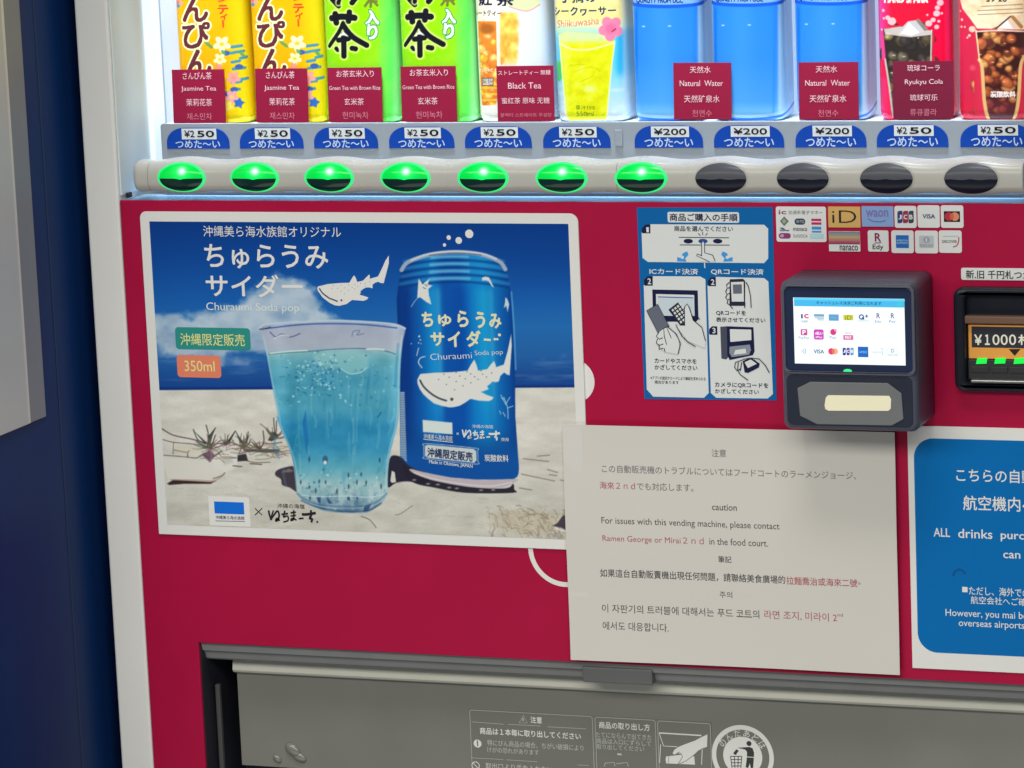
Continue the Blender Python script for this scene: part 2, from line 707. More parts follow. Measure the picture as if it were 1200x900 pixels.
# lining of the display recess: side, bottom ledge
from_bm("display_lining", box_bm(XL - 0.0008, XL + 0.0006, 0.004, 0.12, ZT + 0.004, ZTOP - 0.031), M_lining, vm)
xa = XL + 0.001
Z_LEDGE = ZT - 0.0005
from_bm("display_ledge", box_bm(xa, XR - 0.001, 0.0035, 0.05, ZT - 0.02, Z_LEDGE, 0.0012), M_ledge, vm)
o = from_bm("corner_gasket", box_bm(XL + 0.0012, XL + 0.0045, 0.010, 0.018, Z_LEDGE + 0.0012, Z_LEDGE + 0.006, 0.001),
            principled("black_rubber", (0.02, 0.02, 0.022), 0.6), vm)

# glowing back wall of the display and lamp strips: these give off light
M_back = principled("lit_back_panel", (0.75, 0.8, 0.85), 0.5, emit=(0.66, 0.80, 1.0), estr=0.42)
from_bm("light_panel", box_bm(XL + 0.002, XR - 0.002, Y_BACK, Y_BACK + 0.004, ZT + 0.01, ZTOP - 0.032), M_back, vm)
M_led = principled("lamp_strip_diffuser", (0.8, 0.85, 0.9), 0.4, emit=(0.66, 0.82, 1.0), estr=0.62)
from_bm("light_strip", box_bm(XL + 0.001, XL + 0.006, 0.068, 0.094, ZT + 0.012, ZTOP - 0.033, 0.001), M_led, vm)
area("display_tube", (0.05, 0.008, ZTOP - 0.04), (0.05, 0.056, 1.04), 0.80, 0.012, 0.54, (0.76, 0.88, 1.0)).data.spread = math.radians(28)
area("ledge_fill", (0.05, 0.036, ZT + 0.0125), (0.05, 0.016, ZT - 0.004), 0.80, 0.006, 0.085, (0.40, 0.68, 1.0))  # unseen lamp added behind the bar to brighten the ledge

# shelf and price rail
Y_PL = 0.040
ZSH = at(640, 144.5, Y_PL)[1]
XPL = at(189, 170, Y_PL)[0]
from_bm("shelf", box_bm(XPL, XR - 0.003, Y_PL + 0.0022, Y_BACK - 0.001, ZSH - 0.006, ZSH, 0.001), M_lining, vm)
rail = slab_bm(rr_pts(XPL, XR - 0.003, ZT + 0.002, ZSH + 0.0012, (0.003, 0, 0, 0.003)), Y_PL, Y_PL + 0.002, 0.0006, 2)
from_bm("price_rail", rail, M_plate, vm)
xs = at(726, 160, Y_PL)[0]
from_bm("rail_clip", box_bm(xs - 0.004, xs + 0.003, Y_PL - 0.0012, Y_PL - 0.0003, at(726, 171, Y_PL)[1], at(726, 152, Y_PL)[1], 0.0004), M_plate, vm)

# price tags
ILLT = np.array([1.0, 1.05, 1.10])
M_blue = ink((18, 70, 172), 0.35, ILLT)
M_tagw = ink((214, 222, 228), 0.4, ILLT)
M_blk = ink((28, 28, 40), 0.4, ILLT)
M_tagt = ink((185, 205, 235), 0.4, ILLT)
TAGS = [(194.5, 268.3, 250), (280, 355, 250), (367, 442.5, 250), (455, 532, 250), (544, 622.7, 250), (635.7, 715, 250),
        (743, 823.5, 200), (836, 918.5, 200), (931.7, 1015, 200), (1027, 1111, 250), (1125, 1210, 250)]
for (a, b, price) in TAGS:
    f = (a - 194) / 930.0
    yt, yb = 150.0 - 4.4 * f, 174.4 - 1.9 * f
    s = Sheet(Y_PL - 0.0008)
    u0, u1, v0, v1 = s.box(a, yt, b, yb)
    h = v1 - v0
    pts = [(u0, v0)]
    for i in range(9):
        t = PI - PI / 2 * i / 8
        pts.append((u0 + 0.017 + 0.017 * math.cos(t), v1 - h * 0.72 + h * 0.72 * math.sin(t)))
    for i in range(9):
        t = PI / 2 - PI / 2 * i / 8
        pts.append((u1 - 0.017 + 0.017 * math.cos(t), v1 - h * 0.72 + h * 0.72 * math.sin(t)))
    pts.append((u1, v0))
    s.plate(pts, 0.0006, M_blue)
    w = b - a
    x0, x1 = a + 0.245 * w, a + 0.80 * w
    s.rect(x0, yt + 0.7, x1, yt + 13.3, M_tagw, 1)
    if price == 250:
        s.text("¥2", x0 + 3.2, yt + 2.8, x0 + 15.5, yt + 10.9, M_blk, 2, 0.022)
        s.text("50", x0 + 18.2, yt + 3.0, x1 - 2.5, yt + 10.9, M_blk, 2, 0.04)
    else:
        s.text("¥200", x0 + 3.2, yt + 3.0, x1 - 3.0, yt + 10.9, M_blk, 2, 0.035)
    s.text("つめた〜い", a + 0.15 * w, yt + 14.2, a + 0.86 * w, yb - 0.8, M_tagt, 1, 0.02)
    s.done("price_tag", vm)

# button bar: a scalloped plastic rail in front of the ledge
BTN = [212.7, 298.2, 385.6, 475.0, 566.0, 658.0, 751.0, 845.0, 941.0, 1039.0, 1138.0]
Y_AX, B_D = 0.014, 0.0175
bx = [at(p, 208.4, Y_AX - B_D)[0] for p in BTN]
PITCH_X = (bx[-1] - bx[0]) / 10
Z_AX = at(658, 208.8, Y_AX - B_D)[1]
B_H, B_E = 0.0150, 2.9
XB0 = at(163.5, 206, Y_AX)[0]
XB1 = XR - 0.012


def bar_h(x, up=True):
    c = np.cos(2 * PI * (x - bx[0]) / PITCH_X)
    c = np.sign(c) * np.abs(c) ** 0.9
    return np.where(up, B_H + 0.0002 + 0.0014 * c, B_H - 0.0002 + 0.0008 * c)


def bar_y(x, z):
    """front face of the bar at (x, z)"""
    h = bar_h(x, z >= Z_AX)
    r = np.clip(np.abs((z - Z_AX) / h), 0, 0.999)
    d = B_D + 0.0006 * np.cos(2 * PI * (x - bx[0]) / PITCH_X)
    return Y_AX - d * (1 - r ** B_E) ** (1 / B_E)


nx, na = 420, 56
xsb = np.linspace(XB0, XB1, nx)
V = []
for i, x in enumerate(xsb):
    e = min((x - XB0) / 0.004, 1.0)
    k = (1 - (1 - e) ** 2.2) * 0.30 + 0.70
    hu, hd = float(bar_h(x)) * k, float(bar_h(x, False)) * k
    d = (B_D + 0.0006 * math.cos(2 * PI * (x - bx[0]) / PITCH_X)) * k
    for j in range(na):
        t = 2 * PI * j / na
        c, s_ = math.cos(t), math.sin(t)
        V.append((x, Y_AX - d * math.copysign(abs(c) ** (2 / B_E), c), Z_AX + (hu if s_ >= 0 else hd) * math.copysign(abs(s_) ** (2 / B_E), s_)))
fs = grid_faces(nx, na, True)
cap = np.array([[0, k, k + 1] for k in range(1, na - 1)])
bar = mk("button_bar", np.array(V), [(fs, M_bar), (cap, M_bar), (cap[:, ::-1] + (nx - 1) * na, M_bar)], vm, smooth=True)
M_seam = principled("seam_shadow_gap", (0.16, 0.155, 0.15), 0.7)
for xx in (at(172.5, 206, Y_AX - B_D)[0], at(722, 206, Y_AX - B_D)[0]):
    n = 30
    zz = np.linspace(Z_AX - float(bar_h(xx, False)) * 0.97, Z_AX + float(bar_h(xx)) * 0.97, n)
    vv = []
    for dx in (-0.00018, 0.00018):
        for z in zz:
            vv.append((xx + dx, float(bar_y(xx, z)) - 0.00008, z))
    mk("bar_seam", np.array(vv), [(grid_faces(2, n), M_seam)], bar)

# the oval select buttons
RX = (at(241, 208, -0.004)[0] - at(184.7, 208, -0.004)[0]) / 2
RZ = 0.01365
M_ring = principled("green_lit_rim", (0.05, 0.3, 0.15), 0.3, emit=lin((20, 232, 118)), estr=0.95)
M_lens = attr_mat("green_lit_lens", 0.18, 0.3, emit=1.0)
M_low = principled("smoked_green_lens", (0.006, 0.035, 0.032), 0.14, coat=0.3)
M_gtop = principled("unlit_grey_lens", (0.10, 0.105, 0.13), 0.38, coat=0.12, noise=0.1, nscale=60)
M_glow = principled("unlit_dark_lens", (0.008, 0.010, 0.028), 0.34, coat=0.05)
M_rim = principled("unlit_rim", (0.58, 0.56, 0.53), 0.3)


def dome(cx, u, v, bulge=0.0022, off=0.0004):
    """(u, v) in the unit ellipse -> point on the button's dome"""
    X = cx + u * RX
    Z = Z_AX + v * RZ
    r2 = np.clip(u * u + v * v, 0, 1)
    return np.stack([X, bar_y(X, Z) - off - bulge * np.sqrt(1 - r2 * 0.999), Z], -1)


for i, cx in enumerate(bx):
    lit = i < 7
    nr, nt = 5, 72
    rr = np.linspace(1.0, 0.885, nr)
    tt = np.linspace(0, 2 * PI, nt, endpoint=False)
    Rr, Tt = np.meshgrid(rr, tt, indexing='ij')
    Vr = dome(cx, Rr * np.cos(Tt), Rr * np.sin(Tt), 0.0018, 0.0003).reshape(-1, 3)
    Vb = Vr[:nt] + np.array([0, 0.003, 0])
    Vall = np.vstack([Vr, Vb])
    side = np.array([[k, (k + 1) % nt, nr * nt + (k + 1) % nt, nr * nt + k] for k in range(nt)])
    ring = mk("select_button", Vall, [(grid_faces(nr, nt, True), M_ring if lit else M_rim), (side, M_ring if lit else M_rim)], vm, smooth=True)
    ri = 0.90 if lit else 0.955
    n1, n2 = 61, 22
    us = np.linspace(-ri * 0.999, ri * 0.999, n1)
    ed = np.sqrt(np.maximum(ri * ri - us * us, 0))
    cu = -0.035 - 0.06 * np.exp(-(us / 0.12) ** 2) * (1 if lit else -0.4) + (0.0 if lit else 0.02 * np.cos(us * 9))
    cu = np.clip(cu, -ed, ed)
    w = np.linspace(0, 1, n2)[:, None]
    up = cu + (ed - cu) * w
    lo = cu + (-ed - cu) * w
    U = np.broadcast_to(us, up.shape)
    Vu = dome(cx, U, up, 0.0024, 0.0006)
    Vl = dome(cx, U, lo, 0.0019, 0.0006)
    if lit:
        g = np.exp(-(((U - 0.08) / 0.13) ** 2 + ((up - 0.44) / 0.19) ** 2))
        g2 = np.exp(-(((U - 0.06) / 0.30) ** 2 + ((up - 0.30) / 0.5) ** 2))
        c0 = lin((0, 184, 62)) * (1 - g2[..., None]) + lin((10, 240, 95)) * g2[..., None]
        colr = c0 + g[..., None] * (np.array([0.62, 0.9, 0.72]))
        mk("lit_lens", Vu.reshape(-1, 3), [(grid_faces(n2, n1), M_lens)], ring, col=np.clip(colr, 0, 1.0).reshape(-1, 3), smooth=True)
    else:
        mk("grey_lens", Vu.reshape(-1, 3), [(grid_faces(n2, n1), M_gtop)], ring, smooth=True)
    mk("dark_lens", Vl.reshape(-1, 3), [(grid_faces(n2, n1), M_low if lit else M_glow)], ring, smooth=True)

# crimson front with the pick-up opening, the coin-note opening is built on it
XTR2 = XTRAY + 0.86
fp = Sheet(0.0)
cxs, czs = [XL, XTRAY, XTR2, XR - 0.001], [ZB, ZTRAY, ZT]
bm = bmesh.new()
gvs = {(i, j): bm.verts.new((x, 0.0, z)) for i, x in enumerate(cxs) for j, z in enumerate(czs)}
for i, j in ((0, 0), (2, 0), (0, 1), (1, 1), (2, 1)):
    bm.faces.new([gvs[i, j], gvs[i + 1, j], gvs[i + 1, j + 1], gvs[i, j + 1]])
rim = [e for e in bm.edges if len(e.link_faces) == 1]
ex = bmesh.ops.extrude_edge_only(bm, edges=rim)
for v in [g for g in ex['geom'] if isinstance(g, bmesh.types.BMVert)]:
    v.co.y = 0.003
bmesh.ops.bevel(bm, geom=rim, offset=0.0011, segments=3, affect='EDGES', profile=0.5)
fp.solid(bm, M_red)
M_mark = ink((222, 216, 208), 0.4)
fp.ring(661.5, 644, 44.5, 38.8, M_mark, 1, 180, 330)
fp.ell(672, 446.5, 25.5, 25.5, M_mark, 1, 40)
fp.done("front_panel", vm)

# pick-up recess: reveal, head moulding, flap
M_reveal = principled("dark_recess_plastic", (0.030, 0.031, 0.045), 0.42, noise=0.15, nscale=18)
M_head = principled("grey_head_plastic", (0.30, 0.305, 0.315), 0.4, noise=0.1, nscale=40)
M_pale = principled("pale_flap_rail", (0.70, 0.70, 0.635), 0.42, noise=0.06, nscale=25, bump=0.05)
Y_FL = 0.030
bm = box_bm(XTRAY - 0.002, XTRAY + 0.0006, 0.0035, 0.09, ZB, ZTRAY + 0.001)
xi = at(262, 850, 0.035)[0]
box_bm(XTR2 - 0.0006, XTR2 + 0.002, 0.0035, 0.09, ZB, ZTRAY + 0.001, 0, bm)
box_bm(XTRAY + 0.0007, XTR2 - 0.0007, 0.09, 0.095, ZB, ZTRAY + 0.001, 0, bm)
from_bm("recess_wall", bm, M_reveal, vm)
# head moulding, a profile drawn in (depth, height) and run along the opening
za = at(650, 774.2, 0.0)[1]
Zh = lambda py, Y: at(650, py, Y)[1]
prof = [(0.0034, za + 0.0008), (0.0050, Zh(776.5, 0.0050)), (0.0062, Zh(780.2, 0.0062)), (0.0068, Zh(782.4, 0.0068)), (0.0105, Zh(783.6, 0.0105)),
        (0.0120, Zh(786, 0.0120)), (0.0140, Zh(791.0, 0.0140)), (0.0160, Zh(792.2, 0.0160)), (0.024, Zh(792.6, 0.024)), (0.085, za + 0.0008)]


def run(name, prof, x0, x1, mat, parent, n=2):
    V = [(x, y, z) for x in (x0, x1) for y, z in prof]
    k = len(prof)
    q = [[i, (i + 1) % k, k + (i + 1) % k, k + i] for i in range(k)]
    t = tessellate_polygon([[Vector((p[0], p[1], 0)) for p in prof]])
    t = np.array(t)
    return mk(name, np.array(V), [(np.array(q), mat), (t, mat), (t + k, mat)], parent)


run("head_moulding", prof, XTRAY + 0.0008, XTR2 - 0.0008, M_head, vm)
xh = at(400, 768, 0.012)[0]
latch = from_bm("latch_block", box_bm(at(683, 784, 0.006)[0], at(765, 790, 0.006)[0], 0.004, 0.02, Zh(797.5, 0.004), Zh(779.5, 0.004), 0.0012), principled("latch_plastic", (0.16, 0.165, 0.175), 0.4, noise=0.1), vm)
# flap: pale rail at its top, dark smoked sheet below
zr0, zr1 = at(650, 808.0, Y_FL - 0.002)[1], at(650, 794.0, Y_FL - 0.002)[1]
xf0, xf1 = at(275, 800, Y_FL)[0], XTR2 - 0.03
prf = [(Y_FL, zr0), (Y_FL - 0.0015, zr0 + 0.001), (Y_FL - 0.003, zr0 + 0.003), (Y_FL - 0.002, zr1 - 0.001), (Y_FL, zr1 + 0.002), (Y_FL + 0.01, zr1 + 0.002), (Y_FL + 0.01, zr0)]
M_flap = principled("smoked_flap_sheet", (0.235, 0.235, 0.22), 0.30, noise=0.42, nscale=3.2, bump=0.10, bscale=1500)
zfb = at(300, 897.5, Y_FL + 0.004)[1]
flap = from_bm("flap", box_bm(xf0 + 0.001, xf1 - 0.001, Y_FL + 0.0035, Y_FL + 0.0065, zfb, zr0 + 0.002, 0.0006), M_flap, vm)
run("flap_rail", prf, xf0, xf1, M_pale, flap)
bm = box_bm(at(256, 880, 0.022)[0], at(261, 880, 0.022)[0], 0.022, 0.027, ZB, za - 0.045, 0.0008)
from_bm("side_trim", bm, principled("trim_grey", (0.085, 0.086, 0.09), 0.45), vm)
M_bump = principled("clear_highlight_bump", (0.24, 0.245, 0.22), 0.10, coat=0.8)  # small bumps added to the flap to imitate reflected lights
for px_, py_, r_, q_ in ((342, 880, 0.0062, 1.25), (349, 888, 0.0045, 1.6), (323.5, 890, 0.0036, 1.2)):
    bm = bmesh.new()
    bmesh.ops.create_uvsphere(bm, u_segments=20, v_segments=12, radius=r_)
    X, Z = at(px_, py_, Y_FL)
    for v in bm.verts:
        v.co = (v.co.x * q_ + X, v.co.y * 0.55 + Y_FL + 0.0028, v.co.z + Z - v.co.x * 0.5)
    from_bm("highlight_bump", bm, M_bump, flap, True)

# bill slot (built into the front)
Yb = -0.012
M_bez = principled("black_bezel", (0.016, 0.018, 0.030), 0.32, noise=0.1, nscale=30, bump=0.04)
bz = ZM(1100, 300, 5)
bxL, bzT = at(1116, 337.5, Yb)
bzB = at(1116, 459, Yb)[1]
bxR = bxL + 0.118
xi0, zi1 = at(1128, 344, Yb)
xi1, zi0 = bxR - 0.010, at(1130, 452, Yb)[1]
slot = from_bm("bill_slot", slab_bm(rr_pts(bxL, bxR, bzB, bzT, 0.008), Yb, 0.001, 0.0035, 3, [rr_pts(xi0 + 0.001, xi1, zi0, zi1 - 0.001, 0.005)]), M_bez, vm)
from_bm("slot_back", box_bm(xi0 - 0.001, xi1 + 0.001, -0.0014, -0.0004, zi0 - 0.001, zi1 + 0.001), M_bez, slot)
M_brown = principled("bronze_mouth", (0.20, 0.115, 0.085), 0.4, noise=0.1)
xo, zo = at(1131, 369, -0.003)
from_bm("slot_roof", box_bm(xo, xi1 - 0.002, -0.009, 0.001, at(1131, 379.5, -0.009)[1], zo, 0.0012), M_brown, slot)
s = Sheet(-0.0035)
u0, u1, v0, v1 = s.box(1134.5, 380.5, 1262, 420)
s.plate([(u0, v0), (u0, v1), (u1, v1), (u1, v0)], 0.0042, principled("amber_panel", alb((205, 138, 62)), 0.35, emit=lin((205, 130, 60)), estr=0.10), 0.0004)
s.rect(1138.4, 382.4, 1250, 407, ink((48, 48, 55), 0.35), 1)
M_sl = principled("lit_slot_lettering", (0.6, 0.6, 0.5), 0.4, emit=(0.8, 0.78, 0.6), estr=0.35)
for ch, x0, x1 in (("￥", 1141.6, 1151), ("１", 1154, 1160), ("０", 1163, 1171.4), ("０", 1172.6, 1181), ("０", 1182.4, 1190.8), ("札", 1193, 1208)):
    s.text(ch, x0, 391.8, x1, 404.2, M_sl, 2, 0.03)
s.poly(bz(410, 545, 480, 545, 446, 585), ink((40, 36, 34), 0.35), 1)
s.done("amount_panel", slot)
M_gled = principled("green_led", (0.02, 0.3, 0.05), 0.3, emit=lin((10, 245, 70)), estr=1.0)
for q in ((218, 633, 225, 601, 283, 599, 280, 631), (325, 632, 332, 600, 392, 598, 389, 630), (438, 633, 445, 600, 508, 597, 505, 630), (545, 633, 552, 600, 612, 597, 610, 630)):
    s = Sheet(-0.0045)
    u = [s.loc(p) for p in bz(*q)]
    s.plate(u, 0.002, M_gled, 0.0003)
    s.done("green_light", slot)
M_jaw = principled("slot_jaw", (0.05, 0.052, 0.055), 0.3, noise=0.1)
ja = [at(1134, y, -0.004)[1] for y in (445, 433, 421)]
bm = box_bm(at(1134.5, 430, -0.004)[0], xi1 - 0.002, -0.004, 0.001, ja[0], ja[2], 0.001)
for k in range(6):
    x0 = at(1139 + k * 22, 430, -0.004)[0]
    box_bm(x0, x0 + 0.0145, -0.0052, -0.0035, ja[1] - 0.002, ja[1] + 0.003, 0.0006, bm)
from_bm("slot_jaw", bm, M_jaw, slot)
from_bm("metal_lip", box_bm(at(1137.5, 447, -0.008)[0], xi1 - 0.002, -0.008, 0.0, at(1138, 449, -0.008)[1], at(1138, 445.2, -0.008)[1], 0.0008),
        principled("brushed_steel", (0.55, 0.55, 0.55), 0.3, metal=0.9), slot)
s = Sheet(-0.003)
s.plate([s.loc(p) for p in bz(150, 612, 157, 612, 157, 598, 151, 597)], 0.003, M_gled)
s.done("green_light", slot)

# ================================================================== SAMPLE BOTTLES
Y_BF = 0.047       # front face of the bottles
PX_M = 0.00076


def bottle(name, x0px, x1px, depth, n_exp, painter, label, group, rough=0.25, height=0.205, foot=0.009):
    X0, X1 = at(x0px, 130, Y_BF)[0], at(x1px, 130, Y_BF)[0]
    xc, a, b = (X0 + X1) / 2, (X1 - X0) / 2, depth / 2
    yc = Y_BF + b
    # cross-section, unrolled from the middle of the front
    t = np.linspace(0, 2 * PI, 4000)
    cx = a * np.sign(np.sin(t)) * np.abs(np.sin(t)) ** (2 / n_exp)
    cy = -b * np.sign(np.cos(t)) * np.abs(np.cos(t)) ** (2 / n_exp)
    L = np.concatenate([[0], np.cumsum(np.hypot(np.diff(cx), np.diff(cy)))])
    per = L[-1]
    ff = per * 0.36
    uf = np.arange(-ff, ff, 0.00042)
    ub = np.linspace(ff, per - ff, 14, endpoint=False)
    uu = np.concatenate([uf, ub])
    q = np.mod(uu, per)
    bx_, by_ = np.interp(q, L, cx), np.interp(q, L, cy)
    zv = np.arange(0.0, 0.135, 0.00042)
    z = np.concatenate([zv, np.linspace(0.137, height, 30)])
    k = np.ones_like(z)
    k = np.where(z < foot, 0.86 + 0.14 * np.sqrt(np.clip(1 - (1 - z / foot) ** 2, 0, 1)), k)
    sh = np.clip((z - 0.145) / 0.035, 0, 1)
    k = k * (1 - 0.68 * sh * sh * (3 - 2 * sh))
    U, Z = np.meshgrid(uu, z)
    Vx = xc + bx_[None, :] * k[:, None]
    Vy = yc + by_[None, :] * k[:, None]
    V = np.stack([Vx, Vy, ZSH + 0.0004 + Z], -1).reshape(-1, 3)
    us = np.where(uu > ff, uu - per * np.round(uu / per), uu)
    Us = np.broadcast_to(us, U.shape)
    PX, PY = proj(xc + Us, Y_BF, ZSH + 0.0004 + Z)
    p = Paint(PX, PY, (200, 200, 200))
    painter(p, xc, a, proj(xc, Y_BF, ZSH + 0.06)[0], proj(xc + a, Y_BF, ZSH + 0.06)[0] - proj(xc, Y_BF, ZSH + 0.06)[0])
    col = np.clip(lin(np.clip(p.C, 0, 255)) / ILLC, 0.002, 0.88).reshape(-1, 3)
    nr, nc = len(z), len(uu)
    m = attr_mat("bottle_print_%d" % int(rough * 100), rough, 0.25)
    cap = np.array([[(nr - 1) * nc, (nr - 1) * nc + j, (nr - 1) * nc + j + 1] for j in range(1, nc - 1)])
    o = mk(name, V, [(grid_faces(nr, nc, True), m), (cap, m)], None, (xc, yc, ZSH + 0.0004), col=col, smooth=True)
    return tag(o, label, "bottle", group)


def star5(cx, cy, r, inner=0.5, n=5, rot=0.0):
    return [(cx + (r if k % 2 == 0 else r * inner) * math.cos(rot + PI * k / n - PI / 2),
             cy + (r if k % 2 == 0 else r * inner) * math.sin(rot + PI * k / n - PI / 2)) for k in range(2 * n)]


def petals(p, cx, cy, r, col, mid, rot=0.0):
    for k in range(5):
        a = rot + 2 * PI * k / 5
        p.ell(cx + 0.55 * r * math.cos(a), cy + 0.55 * r * math.sin(a), r * 0.5, r * 0.34, col, 0.95, 0.6, a)
    p.ell(cx, cy, r * 0.3, r * 0.25, mid, 0.9, 0.8)


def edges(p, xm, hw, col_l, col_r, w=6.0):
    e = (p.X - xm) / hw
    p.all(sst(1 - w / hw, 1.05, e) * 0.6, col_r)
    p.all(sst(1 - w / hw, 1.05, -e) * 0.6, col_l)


def paint_jasmine(p, xc, a, xm, hw):
    j = ZM(180, 0, 5.625)
    p.C[:] = lerp_stops(p.Y, [(0, (252, 184, 0)), (80, (252, 172, 0)), (145, (254, 196, 4))])
    p.all(sst(255, 292, p.X) * 0.6, (255, 243, 30))
    p.all(sst(250, 225, p.X) * 0.35, (240, 180, 10))
    p.all(0.10 * fbm(p.X / 9, p.Y / 14, 3), (255, 250, 60))
    for cx_, cy_, w_ in ((545, 310, 60), (560, 345, 55), (590, 385, 40), (540, 410, 45), (560, 455, 70), (595, 525, 45), (545, 545, 55), (540, 595, 45), (500, 355, 50)):
        (x, y), = j(cx_, cy_)
        p.stroke([(x - w_ / 11, y), (x + w_ / 11, y - 1.3)], 3.6, (72, 150, 176))
    for cx_, cy_ in ((475, 350), (560, 440), (530, 590), (485, 620)):
        (x, y), = j(cx_, cy_)
        p.ell(x, y, 4.5, 3, (60, 96, 176))
    for pts in ((450, 292, 10, (246, 246, 205), (240, 200, 60)), (437, 392, 7.5, (246, 246, 200), (240, 200, 60)), (525, 515, 8, (242, 160, 170), (250, 150, 110)),
                (515, 640, 8, (238, 165, 185), (248, 215, 90)), (430, 440, 4, (240, 150, 150), (250, 170, 90)), (490, 700, 6, (245, 225, 120), (250, 220, 60)), (150, 15, 8, (240, 170, 160), (230, 120, 120))):
        (x, y), = j(pts[0], pts[1])
        petals(p, x, y, pts[2], pts[3], pts[4], 0.3)
    (x, y), = j(560, 680)
    p.poly(star5(x, y, 6.8, 0.6, 5, 0.2), (50, 110, 205))
    for q in ((355, 290), (375, 305), (460, 345), (580, 360)):
        (x, y), = j(*q)
        p.ell(x, y, 3.6, 2.0, (96, 160, 90), 0.9, 0.6, 0.7)
    (x, y), = j(152, 40)
    p.ell(x, y, 3, 2.2, (90, 150, 190))
    ol, tc = (255, 246, 195), (104, 44, 56)
    for ch, b in (("ん", (192, -20, 356, 142)), ("ぴ", (190, 148, 368, 318)), ("ん", (213, 330, 378, 505))):
        q = j(*b)
        p.text(ch, q[0][0], q[0][1], q[1][0], q[1][1], tc, 0.022, 1, 0, ol, 2.2)
    for ch, b in (("ン", (425, -30, 490, 12)), ("テ", (423, 35, 490, 92)), ("ィ", (440, 92, 485, 132))):
        q = j(*b)
        p.text(ch, q[0][0], q[0][1], q[1][0], q[1][1], (226, 74, 40), 0.02)
    p.stroke(j(457, 138, 459, 178), 2.0, (226, 74, 40))


def paint_green(p, xc, a, xm, hw):
    g = ZM(370, 0, 5.625)
    p.C[:] = lerp_stops(p.X, [(380, (135, 222, 30)), (400, (136, 216, 2)), (440, (140, 222, 20)), (447, (120, 232, 70)), (456, (92, 232, 92)), (470, (110, 240, 120))])
    p.all(sst(100, 0, p.Y) * 0.35 * (p.X < 445), (168, 228, 0))
    p.all(sst(70, 80, p.Y) * 0.3 * (p.X < 445), (110, 220, 60))
    s_ = np.clip(fbm(p.X / 16 + p.Y / 20, p.Y / 26, 9) * 2 - 0.9, 0, 1)
    p.all(s_ * 0.25, (190, 240, 110))
    blk, ol = (20, 22, 34), (226, 246, 150)
    K = g
    strokes = [(K(105, 120, 175, 110, 255, 118), 7.5), (K(128, 92, 135, 150), 7.0), (K(222, 80, 216, 140), 6.5), (K(180, 150, 150, 215, 85, 305), 4.6), (K(180, 165, 240, 240, 335, 298), 6.6),
               (K(150, 265, 215, 255), 6.2), (K(184, 225, 186, 370), 6.4), (K(135, 320, 145, 330), 5.0), (K(240, 318, 262, 322), 6.2)]
    for q, w in strokes:
        p.stroke(q, w + 4.0, ol, 0.85, 1.2)
    for q, w in strokes:
        p.stroke(q, w, blk)
    p.poly(K(150, 245, 180, 205, 215, 240, 180, 232), (235, 250, 225))
    p.stroke(K(152, 300, 160, 345), 1.3, (230, 250, 220))
    for q, w in ((K(92, -20, 120, 10, 150, 40), 6.0), (K(260, -10, 240, 18), 6.5), (K(160, -30, 150, 20), 5)):
        p.stroke(q, w + 3, ol, 0.8, 1)
        p.stroke(q, w, blk)
    for q in (K(350, 5, 325, 40), K(365, 0, 362, 45), K(380, 5, 405, 35), K(345, 12, 400, 10)):
        p.stroke(q, 3.0, (110, 120, 50))
    for ch, b in (("入", (330, 68, 415, 160)), ("り", (342, 165, 404, 258))):
        q = K(*b)
        p.text(ch, q[0][0], q[0][1], q[1][0], q[1][1], (225, 248, 232), 0.03, 1, 0, (40, 150, 90), 1.2)
    edges(p, xm, hw, (180, 240, 160), (170, 250, 190), 5)


def paint_ice(p, poly, pal, seed, n=60, size=7.0, al=0.8, glint=(250, 230, 190), top=None):
    """lumps of ice in drink, clipped to the outline of the glass"""
    q = np.array(poly)
    x0, y0, x1, y1 = q[:, 0].min(), q[:, 1].min(), q[:, 0].max(), q[:, 1].max()
    s = p.sl(x0, y0, x1, y1, 1)
    if not s:
        return
    m = p.pmask(s, poly)
    keep = p.C[s].copy()
    p.blend(s, np.ones(m.shape), pal[0])
    rg = np.random.RandomState(seed)
    for k in range(n):
        cx, cy = x0 + (x1 - x0) * rg.rand(), y0 + (y1 - y0) * rg.rand()
        r = size * (0.55 + 0.75 * rg.rand())
        c = np.array(pal[1 + rg.randint(len(pal) - 1)], float)
        a0 = rg.rand() * 6.3
        nn = rg.randint(5, 8)
        pts = [(cx + r * (0.75 + 0.4 * rg.rand()) * math.cos(a0 + 2 * PI * i / nn), cy + 0.85 * r * (0.75 + 0.4 * rg.rand()) * math.sin(a0 + 2 * PI * i / nn)) for i in range(nn)]
        p.poly(pts, np.array(pal[0], float) * 0.8, al * 0.7, 1.0, True)
        pts2 = [(cx + (x - cx) * 0.82 - 0.3, cy + (y - cy) * 0.82 - 0.3) for x, y in pts]
        p.poly(pts2, c, al, 1.6, True)
        p.ell(cx - r * 0.25, cy - r * 0.25, r * 0.42, r * 0.3, np.minimum(c * 1.22 + 14, 255), 0.7, 1.6, rg.rand() * 3)
        if rg.rand() < 0.4:
            p.ell(cx + r * (rg.rand() - .5), cy + r * (rg.rand() - .5), 0.9 + rg.rand(), 0.6, glint, 0.85, 0.5)
    new = p.C[s].copy()
    p.C[s] = keep * (1 - m[..., None]) + new * m[..., None]


